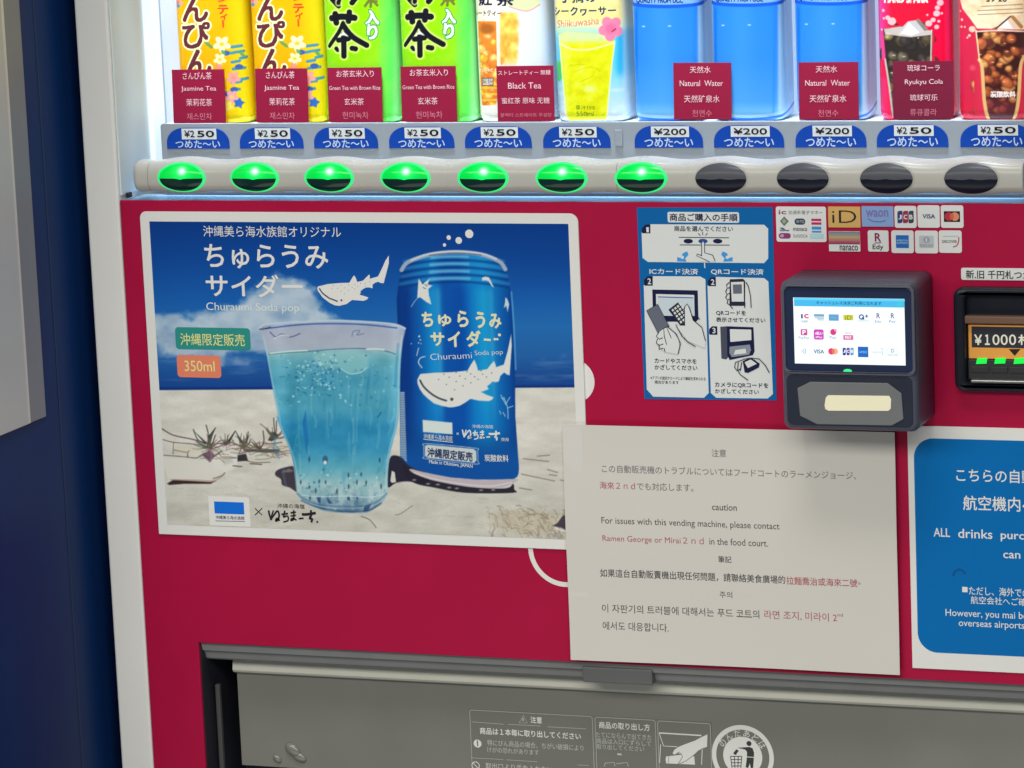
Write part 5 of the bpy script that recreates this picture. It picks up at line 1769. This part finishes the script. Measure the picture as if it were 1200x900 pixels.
s = sticker(36, 48, 273, 213, "largest white payment sticker, holding a grid of nine small transit marks", 2.5)
s.tx("ic", 50, 64, 86, 84, M_smg, 0.03)
s.tx("交通系電子マネー", 95, 66, 256, 84, ink((110, 108, 112), 0.36), 0.0)
s.poly(zp(76, 94, 98, 117, 76, 140, 56, 117), ink((104, 116, 100), 0.36), 1)
s.poly(zp(76, 106, 86, 117, 76, 128, 66, 117), ink((150, 160, 140), 0.36), 2)
s.rc(124, 104, 175, 133, ink((56, 62, 72), 0.36), 1, 3.4)
s.el(140, 118, 8, 7, ink((120, 130, 136), 0.36))
s.tx("TO", 150, 112, 170, 126, ink((190, 196, 200), 0.36), 0.0)
s.rc(203, 105, 250, 133, ink((178, 44, 84), 0.36), 1)
s.rc(203, 116, 250, 122, ink((214, 190, 200), 0.36), 2)
s.poly(zp(54, 148, 70, 146, 84, 158, 102, 158, 96, 164, 74, 162), ink((90, 96, 116), 0.36), 1)
s.poly(zp(54, 158, 66, 152, 76, 164, 58, 164), ink((130, 140, 150), 0.36), 2)
s.tx("manaca", 118, 148, 184, 162, ink((90, 92, 98), 0.36), 0.02)
s.rc(205, 142, 250, 170, ink((60, 134, 190), 0.36), 1)
s.rc(205, 156, 250, 162, ink((190, 206, 214), 0.36), 2)
s.rc(50, 172, 107, 198, ink((132, 58, 106), 0.36), 1, 3)
s.el(66, 185, 9, 7, ink((190, 140, 170), 0.36))
s.tx("SUGOCA", 118, 178, 186, 193, ink((128, 124, 122), 0.36), 0.01)
s.rc(197, 176, 261, 199, ink((164, 198, 214), 0.36), 1)
s.tx("nimoca", 205, 180, 250, 192, ink((206, 218, 224), 0.36), 0.0)
stick_done(s)
s = sticker(281, 48, 433, 146, "gold payment sticker with black iD letters", 0.8, principled("gold_card", alb((186, 148, 84)), 0.34, noise=0.08, nscale=60))
s.tx("iD", 300, 66, 414, 124, M_sk, -0.012)
stick_done(s)
s = sticker(438, 46, 588, 142, "light blue payment sticker with faint lettering and a curved smile line", 0.8, ink((126, 154, 190), 0.36))
s.tx("waon", 458, 64, 564, 96, ink((122, 108, 160), 0.36), 0.03)
s.line(zp(468, 104, 490, 116, 525, 120, 552, 112), 1.0, ink((112, 100, 160), 0.36), 2)
stick_done(s)
s = sticker(592, 45, 696, 148, "white payment sticker with navy, red and dark three bar JCB mark", 2.6)
for x0, c_ in ((606, (52, 62, 108)), (632, (150, 40, 70)), (658, (60, 66, 74))):
    s.rc(x0, 68, x0 + 25, 126, ink(c_, 0.36), 1, (2.6, 0, 2.6, 0))
for x0, ch in ((610, "J"), (636, "C"), (662, "B")):
    s.tx(ch, x0, 86, x0 + 17, 108, M_sw, 0.04)
stick_done(s)
s = sticker(700, 42, 805, 147, "white payment sticker with navy VISA letters only", 2.6)
s.tx("VISA", 724, 83, 784, 104, M_snv, 0.03)
stick_done(s)
s = sticker(809, 42, 916, 148, "white payment sticker with red and orange discs on a black block", 2.6)
s.rc(824, 70, 900, 120, ink((34, 28, 36), 0.36), 1)
s.el(848, 95, 19, 19, ink((176, 50, 60), 0.36), 2)
s.el(876, 95, 19, 19, ink((214, 130, 96), 0.36), 2)
s.el(862, 95, 9, 15, ink((200, 92, 76), 0.36), 3)
stick_done(s)
s = sticker(284, 164, 432, 258, "rainbow striped payment sticker with nanaco letters on its white foot", 0.8)
for k, c_ in enumerate(((120, 124, 140), (128, 138, 136), (150, 146, 112), (176, 156, 110), (176, 132, 104), (176, 112, 104), (160, 84, 96), (140, 64, 88))):
    s.rc(285, 165 + k * 7.4, 431, 165 + (k + 1) * 7.4 + 0.2, ink(c_, 0.36), 1)
s.tx("nanaco", 336, 230, 422, 254, ink((70, 62, 64), 0.36), 0.02)
stick_done(s)
s = sticker(467, 160, 565, 259, "white payment sticker with a large R above the letters Edy", 2.0)
s.tx("R", 500, 172, 530, 212, ink((128, 30, 76), 0.36), 0.03)
s.line(zp(498, 219, 532, 217), 0.8, ink((128, 30, 76), 0.36), 2)
s.tx("Edy", 490, 226, 541, 254, M_sk, 0.012)
stick_done(s)
s = sticker(577, 160, 683, 266, "white payment sticker with a solid blue square in its middle", 2.6)
s.rc(599, 182, 660, 242, ink((40, 98, 168), 0.36), 1)
s.tx("AMERICAN", 602, 202, 657, 211, ink((150, 186, 214), 0.36), 0.02)
s.tx("EXPRESS", 604, 214, 656, 223, ink((150, 186, 214), 0.36), 0.02)
stick_done(s)
s = sticker(688, 161, 797, 267, "white payment sticker with a pale grey club card mark", 2.6)
s.rc(708, 184, 778, 241, ink((178, 180, 180), 0.36), 1, 1.5)
s.el(743, 204, 15, 14, ink((150, 152, 154), 0.36), 2)
s.rc(740, 196, 746, 213, ink((206, 206, 204), 0.36), 3)
s.tx("Diners Club", 712, 222, 774, 232, ink((130, 132, 136), 0.36), 0.0)
s.tx("INTERNATIONAL", 714, 233, 772, 238, ink((140, 142, 146), 0.36), 0.0)
stick_done(s)
s = sticker(800, 160, 908, 265, "white payment sticker with thin DISCOVER lettering and a red corner arc", 2.6)
s.tx("DISCOVER", 816, 205, 886, 218, ink((96, 92, 92), 0.36), 0.02)
s.line(zp(820, 188, 888, 186, 894, 192), 0.7, ink((170, 168, 166), 0.36), 2)
s.line(zp(895, 192, 893, 216, 884, 232, 868, 238), 1.2, ink((176, 70, 70), 0.36), 2)
stick_done(s)

# label above the bill slot
s = Sheet(YS)
u0, u1, v0, v1 = s.box(1126.2, 313.8, 1246, 327.9)
s.plate(rr_pts(u0, u1, v0, v1, 0.0016), 0.0005, M_sw)
s.text("新.旧 千円札つかえます", 1131.8, 316.4, 1239, 326.4, M_sk, 2, 0.012)
tag(s.done("slot_label"), "narrow white label with black lettering above the bill slot", "label")

# ================================================================== PAYMENT TERMINAL
YT = -0.062
tx0, tz1 = at(912.6, 340, YT)[0], at(990, 329.6, YT)[1]
tx1, tz0 = at(1074.6, 420, YT)[0], at(990, 505.5, YT)[1]
M_tb = principled("dark_grey_housing", (0.098, 0.104, 0.150), 0.42, spec=0.35, noise=0.08, nscale=30, bump=0.12, bscale=1600)
M_tf = principled("navy_black_face", (0.022, 0.034, 0.088), 0.26, noise=0.1, nscale=20)
term = thing("payment_terminal", "boxy dark grey payment terminal with a lit screen and a grey card pad", "payment terminal", ((tx0 + tx1) / 2, -0.03, tz0))
from_bm("housing", slab_bm(rr_pts(tx0, tx1, tz0, tz1, 0.0075), YT, -0.0005, 0.0068, 5), M_tb, term, True)
sx0, sz1 = at(916.2, 335, YT)
sx1, sz0 = at(1072.4, 400, YT)[0], at(990, 438, YT)[1]
fz1 = at(990, 333.8, YT)[1]
fz0 = at(990, 438.4, YT)[1]
outer = rr_pts(sx0 - 0.0005, sx1 + 0.0005, fz0 - 0.0005, fz1 + 0.0003, 0.006)
inner = rr_pts(sx0 + 0.0022, sx1 - 0.0022, fz0 + 0.0022, fz1 - 0.0024, 0.0045)
from_bm("screen_rim", slab_bm(outer, YT - 0.0022, YT + 0.001, 0.0009, 3, [inner]), M_tb, term, True)
from_bm("screen_bezel", slab_bm(inner, YT - 0.0004, YT + 0.0006), M_tf, term)
from_bm("front_face", slab_bm(rr_pts(tx0 + 0.0045, tx1 - 0.0045, tz0 + 0.0045, fz0 - 0.0012, 0.005), YT - 0.0005, YT + 0.0006, 0.0003, 2),
        principled("dark_navy_plate", (0.022, 0.028, 0.052), 0.42, noise=0.08, nscale=30, bump=0.12, bscale=1600), term)
# the lit screen: everything on it gives off light
s = Sheet(YT - 0.0007, step=0.00006)
u0, u1, v0, v1 = s.box(929.4, 348.7, 1060.4, 425.8)
G_w = glow((244, 252, 255), 1.08)
s.plate([(u0, v0), (u0, v1), (u1, v1), (u1, v0)], 0.0003, G_w)
zt = ZM(920, 340, 7.5)
ex = lambda t, a, b, c_, d, m, w=0.0: s.text(t, *zt(a, b)[0], *zt(c_, d)[0], m, 3, w)
er = lambda a, b, c_, d, m, L=2, r=0: s.rect(*zt(a, b)[0], *zt(c_, d)[0], m, L, r)
er(78, 68, 1050, 140, glow((70, 190, 242), 1.0))
er(78, 66, 1052, 86, glow((96, 216, 252), 1.0), 3)
s.poly(zt(965, 136, 1030, 88, 1030, 136), glow((64, 212, 226), 0.95), 4)
ex("キャッシュレス決済ご利用になれます", 275, 94, 848, 126, glow((10, 62, 118), 0.9), 0.012)
gm, gb, gp, gn = glow((226, 70, 160), 0.9), glow((96, 170, 226), 0.9), glow((96, 60, 150), 0.9), glow((30, 62, 150), 0.9)
gg = glow((150, 178, 206), 0.9)
er(140, 210, 156, 248, glow((80, 60, 120), 0.9))
ex("c", 166, 208, 208, 248, gm, 0.06)
ex("交通系", 140, 264, 202, 284, gg, 0.02)
er(254, 210, 344, 232, glow((130, 178, 214), 0.9))
er(262, 236, 344, 248, glow((190, 216, 236), 0.92))
ex("nanaco", 286, 248, 342, 266, gg, 0.02)
er(384, 212, 472, 268, glow((104, 172, 222), 0.9))
ex("WAON", 408, 232, 450, 250, glow((150, 200, 236), 0.9), 0.0)
er(512, 216, 600, 264, glow((222, 222, 70), 0.92))
ex("iD", 528, 222, 586, 260, glow((150, 150, 40), 0.9), 0.02)
s.ring(*zt(672, 236)[0], 3.0, 1.7, glow((30, 90, 160), 0.9), 3)
s.line(zt(676, 240, 696, 258), 1.6, glow((30, 90, 160), 0.9), 3)
ex("+", 702, 212, 732, 244, glow((30, 110, 180), 0.9), 0.06)
s.line(zt(642, 270, 736, 270), 0.5, gg, 3)
for x0, t_ in ((804, "Edy"), (930, "Pay")):
    ex("R", x0, 202, x0 + 32, 248, gp, 0.02)
    ex(t_, x0 - 14, 264, x0 + 42, 292, glow((84, 130, 190), 0.9), 0.0)
er(138, 342, 196, 396, gm, 2, 1)
ex("P", 152, 350, 184, 390, G_w, 0.04)
ex("PayPay", 120, 406, 212, 434, glow((120, 150, 200), 0.9), 0.0)
er(252, 344, 340, 434, glow((222, 70, 200), 0.92), 2, 2)
ex("d払い", 264, 362, 332, 392, G_w, 0.03)
ex("dPay", 268, 404, 328, 424, G_w, 0.02)
s.ell(*zt(424, 368)[0], 3.4, 3.4, glow((234, 56, 140), 0.9), 2)
s.ell(*zt(444, 352)[0], 1.5, 1.3, glow((246, 170, 200), 0.95), 3)
ex("Pay", 394, 404, 450, 432, glow((130, 120, 190), 0.9), 0.0)
ex("au", 528, 364, 582, 384, glow((200, 206, 214), 0.95), 0.0)
er(512, 394, 600, 436, glow((236, 110, 170), 0.92))
ex("PAY", 528, 402, 584, 428, G_w, 0.04)
for k in range(3):
    s.ring(*zt(140 + k * 6, 536)[0], 1.8 + k * 1.2, 1.3 + k * 1.2, glow((70, 120, 180), 0.9), 2, -50, 50, 12)
ex("VISA", 252, 520, 344, 556, glow((36, 100, 156), 0.9), 0.03)
s.ell(*zt(408, 538)[0], 3.6, 3.6, glow((236, 62, 110), 0.95), 2)
s.ell(*zt(440, 538)[0], 3.4, 3.4, glow((250, 190, 140), 0.95), 2)
s.ell(*zt(425, 538)[0], 1.7, 3.0, glow((246, 120, 110), 0.95), 3)
for x0, c_ in ((506, (28, 64, 160)), (540, (110, 50, 170)), (574, (90, 170, 214))):
    er(x0, 506, x0 + 29, 572, glow(c_, 0.9), 2, (1.4, 0, 1.4, 0))
for x0, ch in ((510, "J"), (544, "C"), (578, "B")):
    ex(ch, x0, 524, x0 + 21, 550, G_w, 0.04)
er(640, 496, 732, 588, glow((14, 104, 202), 0.95))
ex("AMEX", 650, 532, 722, 554, glow((120, 184, 236), 0.95), 0.04)
ex("DISCOVER", 770, 538, 850, 550, gg, 0.0)
s.line(zt(840, 512, 860, 516, 858, 572), 0.5, gg, 3)
s.line(zt(898, 514, 994, 514, 990, 580, 898, 578), 0.4, glow((206, 222, 232), 0.95), 3, True)
ex("D", 932, 516, 960, 548, gg, 0.03)
ex("Diners Club", 908, 558, 986, 574, gg, 0.0)
s.done("screen", term)
# status light, card pad and cream window
s = Sheet(YT - 0.0008)
s.plate([(a_, b_) for a_, b_ in [(s.loc((993.3, 434.8))[0] + 0.0036 * math.cos(2 * PI * k / 20), s.loc((993.3, 434.8))[1] + 0.0017 * math.sin(2 * PI * k / 20)) for k in range(20)]], 0.001,
        principled("status_green", (0.05, 0.3, 0.15), 0.3, emit=lin((30, 226, 120)), estr=1.0))
s.done("status_light", term)
pad_px = ((934.2, 455), (949.3, 447.5), (1040, 449), (1056.5, 461.5), (1058.8, 491.5), (1045, 499), (957.5, 497.4), (937.4, 487.4))
s = Sheet(YT - 0.0016)
pad = from_bm("card_pad", slab_bm([s.loc(t) for t in pad_px], YT - 0.0018, YT + 0.001, 0.0007, 2), principled("mid_grey_pad", (0.185, 0.192, 0.210), 0.48, noise=0.05, nscale=40, bump=0.15, bscale=1800), term)
s = Sheet(YT - 0.0022)
wx = [s.loc(t) for t in ((970.5, 463.2), (1042, 464), (1044.2, 468), (1043.8, 479), (1041, 481.6), (971, 481.4), (967, 479.5), (966.2, 475), (967.6, 466))]
s.plate(wx, 0.0007, principled("cream_window", (0.80, 0.76, 0.58), 0.36, emit=(0.9, 0.82, 0.55), estr=0.22), 0.0002)
s.done("card_window", pad)

# ================================================================== NOTICES
INK[0] = 1.0
# laminated white paper
YN = -0.0050
cn = [np.array(at(*t, YN)) for t in ((658.3, 497), (1048, 507), (1055, 790.4), (670.8, 772.5))]
th = math.atan2(cn[1][1] - cn[0][1] + cn[2][1] - cn[3][1], cn[1][0] - cn[0][0] + cn[2][0] - cn[3][0])
s = Sheet(YN, th, tuple(sum(cn) / 4), 0.0001)
s.lift = lambda u, v: -0.0011 * (1 + np.sin(np.asarray(u) * 21 + np.asarray(v) * 17)) * (0.4 + 3 * np.abs(np.asarray(v))) - 0.0006 * np.sin(np.asarray(v) * 38 + 1) - 0.0016 * (np.asarray(u) / 0.15) ** 2 * (np.asarray(u) < 0)
q = [s.loc(t) for t in ((658.3, 497), (1048, 507), (1055, 790.4), (670.8, 772.5))]
M_paper = principled("laminated_paper", (0.76, 0.735, 0.71), 0.34, coat=0.08, noise=0.03, nscale=6, bump=0.10, bscale=25)
u0, u1 = (q[0][0] + q[3][0]) / 2, (q[1][0] + q[2][0]) / 2
v1, v0 = (q[0][1] + q[1][1]) / 2, (q[2][1] + q[3][1]) / 2
nuu, nvv = 60, 40
gu2, gv2 = np.meshgrid(np.linspace(u0, u1, nuu), np.linspace(v0, v1, nvv))
g4 = grid_faces(nvv, nuu)
g3 = np.vstack([g4[:, [0, 1, 2]], g4[:, [0, 2, 3]]])
s.put(np.stack([gu2.ravel(), gv2.ravel()], 1), g3, M_paper, 0, y=YN)
s.put(np.stack([gu2.ravel(), gv2.ravel()], 1), g3[:, ::-1], M_paper, 0, y=YN + 0.0004)
rimp = [(u0, v0), (u0, v1), (u1, v1), (u1, v0)]
for a_, b_ in zip(rimp, rimp[1:] + rimp[:1]):
    t_ = np.linspace(0, 1, nuu)[:, None]
    L = np.array(a_) * (1 - t_) + np.array(b_) * t_
    n0 = s.n
    s.put(np.vstack([L, L]), np.vstack([[[k, k + 1, nuu + k + 1], [k, nuu + k + 1, nuu + k]] for k in range(nuu - 1)]), M_paper, 0, y=YN)
    s.V[-1][nuu:, 1] += 0.0004
s.rect(660.2, 498.6, 686.5, 698, principled("laminate_margin", (0.78, 0.77, 0.755), 0.24, coat=0.15), 0.3)
M_t1, M_t2, M_tr, M_t3 = ink((104, 102, 100), 0.4), ink((70, 68, 70), 0.4), ink((152, 80, 82), 0.4), ink((110, 102, 98), 0.4)
s.text("注意", 834, 526, 851.3, 535, M_t1, 1, 0.006)
s.text("この自動販売機のトラブルについてはフードコートのラーメンジョージ、", 705.3, 544.2, 1003.3, 553.4, M_t1, 1, 0.004)
s.text("海來２ｎｄ", 703, 564, 744.4, 572.6, M_tr, 1, 0.004)
s.text("でも対応します。", 746.5, 565, 813, 574, M_t1, 1, 0.004)
s.text("caution", 834.7, 590.2, 864, 597.4, M_t2, 1, 0.006)
s.text("For issues with this vending machine, please contact", 705.3, 605.4, 914, 615.2, M_t2, 1, 0.0)
s.text("Ramen George or Mirai２ｎｄ", 706.5, 625.6, 825, 635.4, M_tr, 1, 0.0)
s.text("in the food court.", 831.5, 629.8, 900.5, 637.8, M_t2, 1, 0.0)
s.text("筆記", 841.7, 651, 857.5, 659, M_t2, 1, 0.006)
s.text("如果這台自動販賣機出現任何問題，請聯絡美食廣場的", 703.7, 666, 920.5, 675.8, M_t2, 1, 0.006)
s.text("拉麵喬治或海來二號", 921.8, 675.2, 1005, 684.6, M_tr, 1, 0.006)
s.text("。", 1006, 682, 1008.6, 684.6, M_t2, 1, 0.0)
s.text("주의", 843, 693, 858, 700.4, M_t2, 1, 0.0)
s.text("이 자판기의 트러블에 대해서는 푸드 코트의", 705.8, 707.4, 889.7, 717.2, M_t2, 1, 0.0)
s.line([(863.8, 722.6), (881.5, 723.5)], 0.6, M_t2, 1)
s.text("라면 조지, 미라이 2", 895.5, 715, 981, 725.2, M_tr, 1, 0.0)
s.text("nd", 981.6, 718.4, 988, 722, M_tr, 1, 0.0)
s.text("에서도 대응합니다.", 706.7, 727.6, 783.5, 737.4, M_t2, 1, 0.0)
tag(s.done("paper_notice"), "laminated white paper notice with grey and red lines in four languages", "notice")

# blue notice on a white board
YB_ = -0.0014
s = Sheet(YB_)
u0, v1 = s.loc((1063, 500))
v1 = s.loc((1096, 499.6))[1]
v0 = s.loc((1064.5, 782.7))[1]
M_nw = principled("white_board", alb((214, 210, 200)), 0.38, noise=0.02)
s.plate([(u0, v0), (u0, v1), (u0 + 0.297, v1), (u0 + 0.297, v0)], 0.0013, M_nw, 0.0003)
a0 = s.loc((1072.4, 600))[0]
b1, b0 = s.loc((1110, 514.2))[1], s.loc((1100, 764.9))[1]
M_nb = principled("blue_print", alb((0, 91, 148)), 0.42, spec=0.1, noise=0.04, nscale=20)
s.poly_uv(rr_pts(a0, u0 + 0.297 - (a0 - u0), b0, b1, 0.017, 10), M_nb, 1)
M_nt = ink((204, 214, 222), 0.36)
nt_ = lambda t, a, b, c_, d, w=0.01: s.text(t, a, b, c_, d, M_nt, 2, w)
nt_("こちらの自動", 1120.4, 548.6, 1212, 564.2)
nt_("航空機内へ", 1128.4, 580.4, 1214, 597.6)
nt_("ALL", 1094, 618.4, 1113.4, 628.6, 0.014)
nt_("drinks", 1122.8, 619.4, 1163, 630.2, 0.014)
nt_("purchased", 1172.6, 622, 1236, 634.2, 0.014)
nt_("can be", 1175.6, 644.4, 1216, 654, 0.014)
s.rect(1127.6, 687.6, 1134, 693.8, M_nt, 2)
nt_("ただし、海外での", 1135.4, 687, 1206, 697, 0.006)
nt_("航空会社へご確認", 1137.6, 698.4, 1212, 707.4, 0.006)
nt_("However, you mai be", 1108, 713.4, 1204, 724, 0.004)
nt_("overseas airports,", 1123.5, 726, 1203, 736, 0.004)
s.line([(1116.5, 675), (1119, 669), (1124, 667), (1128, 668.6), (1131.5, 672.5)], 2.6, ink((14, 72, 124), 0.3), 2)
tag(s.done("blue_notice"), "blue notice on a white board with white lettering, cut off at the right edge", "notice")

# caution stickers on the flap
YC = Y_FL + 0.0030
s = Sheet(YC, step=0.00008)
zd, ze, zf = ZM(540, 820, 6), ZM(400, 600, 3), ZM(750, 800, 6.6667)
M_film = principled("clear_grey_film", (0.212, 0.212, 0.198), 0.36, noise=0.15, nscale=8)
M_dw = ink((198, 200, 188), 0.4)
M_dd = ink((168, 170, 160), 0.4)
zlow = zfb + 0.0012
ul, vt = s.loc((549.6, 831.2))
ur = s.loc((833.2, 847))[0]
s.plate([(ul, zlow), (ul, vt), (ur, vt), (ur, zlow)], 0.0002, M_film)
s.text("注意", 621.4, 839.4, 635.2, 847.2, M_dw, 2, 0.02)
s.line(zd(410, 162, 440, 110, 468, 163), 0.8, M_dd, 2, True)
s.line(zd(438, 128, 438, 150), 1.0, M_dw, 2)


def frame(x0, y0, x1, lo):
    u0, v1 = s.loc((x0, y0))
    u1 = s.pxu(x1, v1)
    h = 0.0004
    r_ = 0.0022
    out = rr_pts(u0, u1, zlow - 0.02, v1, (r_, r_, 0, 0))
    pts = [p_ for p_ in out if p_[1] > zlow]
    pts = [(u0, zlow)] + [p_ for p_ in pts] + [(u1, zlow)]
    for a_, b_ in zip(pts, pts[1:]):
        d_ = np.array(b_) - np.array(a_)
        n_ = np.array([-d_[1], d_[0]]) / max(np.linalg.norm(d_), 1e-9) * h / 2
        s.put([a_ + n_, a_ - n_, b_ - n_, b_ + n_], [(0, 1, 2), (0, 2, 3)], M_dd, 1)


frame(550.4, 831.9, 694.0, 0)
frame(697.2, 840.2, 767.8, 0)
frame(770.6, 844.8, 832.4, 0)
s.line(zd(78, 155, 300, 172), 0.5, M_dd, 1)
s.line(zd(330, 172, 560, 184), 0.5, M_dd, 1)
s.line(zd(610, 190, 880, 204), 0.5, M_dd, 1)
s.text("商品は１本毎に取り出してください", 562.2, 852.2, 680.8, 860.2, M_dw, 2, 0.02)
s.ell(559.7, 871.3, 5, 5, M_dw, 1)
s.rect(558.8, 867.4, 560.4, 874.4, M_film, 2)
s.text("特にびん商品の場合、ちがい破損により", 571, 866.6, 684, 873.6, M_dd, 2, 0.0)
s.text("けがの恐れがあります", 571, 875, 631.6, 881.4, M_dd, 2, 0.0)
s.line(zd(70, 408, 300, 420), 0.5, M_dd, 1)
s.line(zd(320, 422, 540, 436), 0.5, M_dd, 1)
s.line(zd(820, 458, 900, 462), 0.5, M_dd, 1)
s.ring(557.5, 897.2, 5.2, 4.2, M_dw, 1)
s.line([(554.4, 893.8), (560.6, 900.6)], 1.0, M_dw, 2)
s.text("取出口より手を入れない", 569, 893.6, 648, 900.6, M_dd, 2, 0.01)
s.text("商品の取り出し方", 701.7, 845.2, 761.7, 853.4, M_dw, 2, 0.02)
s.text("たてにならんで出てきた", 698.4, 857.2, 763.4, 864, M_dd, 2, 0.0)
s.text("商品は入口にずらして", 698.8, 864.6, 763, 871, M_dd, 2, 0.0)
s.text("取り出してください", 699, 871.6, 755, 877.6, M_dd, 2, 0.0)
s.rect(723.4, 882.6, 728.6, 884.8, M_dd, 2)
s.line(zd(1010, 470, 1015, 445, 1080, 440, 1085, 468), 0.8, M_dd, 2)
s.line(zd(1095, 450, 1170, 440, 1180, 470), 0.8, M_dd, 2)
s.line(zf(150, 392, 480, 412), 1.6, M_dw, 2)
s.line(zf(150, 392, 185, 494, 292, 500), 0.9, M_dw, 2)
s.line(zf(162, 480, 154, 625), 0.9, M_dw, 2)
s.line(zf(487, 520, 482, 640), 0.9, M_dw, 2)
s.poly(zf(205, 575, 330, 562, 425, 575, 430, 640, 205, 630, 200, 600), M_dw, 2)
s.poly(zf(528, 403, 480, 425, 430, 452, 340, 485, 300, 502, 268, 525, 255, 552, 268, 562, 300, 548, 322, 560, 330, 580, 315, 605, 298, 632, 300, 638, 345, 632, 385, 595, 425, 560, 455, 530, 490, 512, 525, 500), M_dw, 3)
s.line(zf(226, 570, 222, 625), 0.6, M_film, 3)
s.line(zf(290, 552, 305, 540, 325, 555, 333, 580, 298, 636), 0.7, M_film, 4)
s.line(zf(300, 636, 360, 610, 425, 562), 0.7, M_film, 4)
tag(s.done("caution_sticker"), "wide caution sticker in pale outline print on the dark flap", "sticker")
s = Sheet(YC, step=0.00008)
cu_, cv_ = s.loc((870.4, 886.2))
R_ = 36.4 * PX_M * 1.03
cut = [(cu_ + R_ * math.cos(a_), cv_ + R_ * math.sin(a_)) for a_ in np.linspace(0, 2 * PI, 73)[:-1]]
s.plate([(a_, b_) for a_, b_ in cut], 0.0002, M_dw)


def disc(r, m, L):
    s.poly_uv([(cu_ + r * math.cos(a_), cv_ + r * math.sin(a_)) for a_ in np.linspace(0, 2 * PI, 61)[:-1]], m, L)


disc(R_ * 0.855, M_film, 1)
disc(R_ * 0.63, M_dw, 2)
for k, ch in enumerate("のんだあとは"):
    an = math.radians(148 - k * 23.2)
    v, t = text_shape(ch, 0.0, 3)
    w_, h_ = 0.0058, 0.0062
    a = np.stack([(v[:, 0] - 0.5) * w_, (v[:, 1] - 0.5) * h_], 1)
    ro = an - PI / 2
    a = np.stack([a[:, 0] * math.cos(ro) - a[:, 1] * math.sin(ro), a[:, 0] * math.sin(ro) + a[:, 1] * math.cos(ro)], 1)
    s.put(a + np.array([cu_ + R_ * 0.745 * math.cos(an), cv_ + R_ * 0.745 * math.sin(an)]), t, M_dw, 3)
M_fg = ink((52, 54, 52), 0.4)
s.ell(*zf(852, 475)[0], 3.0, 3.0, M_fg, 3)
s.poly(zf(760, 508, 858, 502, 880, 512, 892, 545, 890, 580, 836, 576, 836, 540, 822, 522), M_fg, 3)
s.poly(zf(836, 582, 890, 586, 884, 667, 866, 667, 858, 630, 846, 667, 826, 660), M_fg, 3)
s.poly(zf(752, 520, 772, 530, 748, 566, 728, 552), M_fg, 3)
for q in ((708, 575, 796, 575), (712, 600, 794, 600), (714, 625, 792, 625), (718, 650, 790, 650), (708, 575, 720, 668), (738, 575, 742, 668), (768, 575, 766, 668), (796, 575, 788, 668)):
    s.line(zf(*q), 0.9, M_fg, 3)
tag(s.done("recycling_sticker"), "round black and pale recycling sticker showing a figure throwing a can in a basket", "sticker")

# ================================================================== NEIGHBOURING BLUE MACHINE
XN = XF - 0.016


def at_side(px, py):
    """point of the neighbour's side wall (plane X = XN)"""
    d = R3 @ np.array([(px - W_PX / 2) / F_PX, 1.0, -(py - H_PX / 2) / F_PX])
    k = (XN - CAM[0]) / d[0]
    return CAM[1] + d[1] * k, CAM[2] + d[2] * k


M_nblue = principled("navy_enamel", (0.004, 0.030, 0.135), 0.42, spec=0.15, noise=0.12, nscale=7, bump=0.06, bscale=30)
M_ngrey = principled("grey_aluminium", (0.25, 0.275, 0.32), 0.42, metal=0.25, noise=0.06, nscale=20)
M_nbrt = principled("bright_aluminium", (0.72, 0.71, 0.68), 0.35, metal=0.2)
M_nlite = principled("pale_aluminium", (0.56, 0.575, 0.59), 0.4, metal=0.2, noise=0.05, nscale=20)
y_r, z_b = at_side(50.5, 488)
y_g = at_side(29.5, 490)[0]
nb = thing("blue_machine", "dark blue cabinet side with a grey metal upper panel left of the white frame", "vending machine", (XN - 0.3, 0.0, ZB))
y_f = at_side(-60, 488)[0]
bm = box_bm(XN - 0.6, XN, y_f, 0.5, ZB, ZTOP, 0.012, seg=4)
from_bm("side_wall", bm, M_nblue, nb, True)
from_bm("metal_panel", box_bm(XN + 0.0004, XN + 0.0034, y_f + 0.004, y_r, z_b, ZTOP - 0.002, 0.0008), M_ngrey, nb)
from_bm("panel_trim", box_bm(XN + 0.0035, XN + 0.0046, y_g - 0.003, y_g + 0.0018, z_b + 0.0004, ZTOP - 0.002, 0.0005), M_nbrt, nb)
y_s = at_side(72, 520)[0]
from_bm("reflection_strip", box_bm(XN - 0.001, XN + 0.0007, y_s - 0.0011, y_s + 0.0011, ZB + 0.002, ZTOP - 0.002, 0.0005), principled("navy_reflection_strip", (0.010, 0.030, 0.085), 0.4), nb)  # raised strip added to imitate a faint vertical reflection on the wall
from_bm("panel_edge", box_bm(XN + 0.0036, XN + 0.0052, y_f + 0.004, y_g - 0.0035, z_b + 0.0004, ZTOP - 0.002, 0.0007), M_nlite, nb)
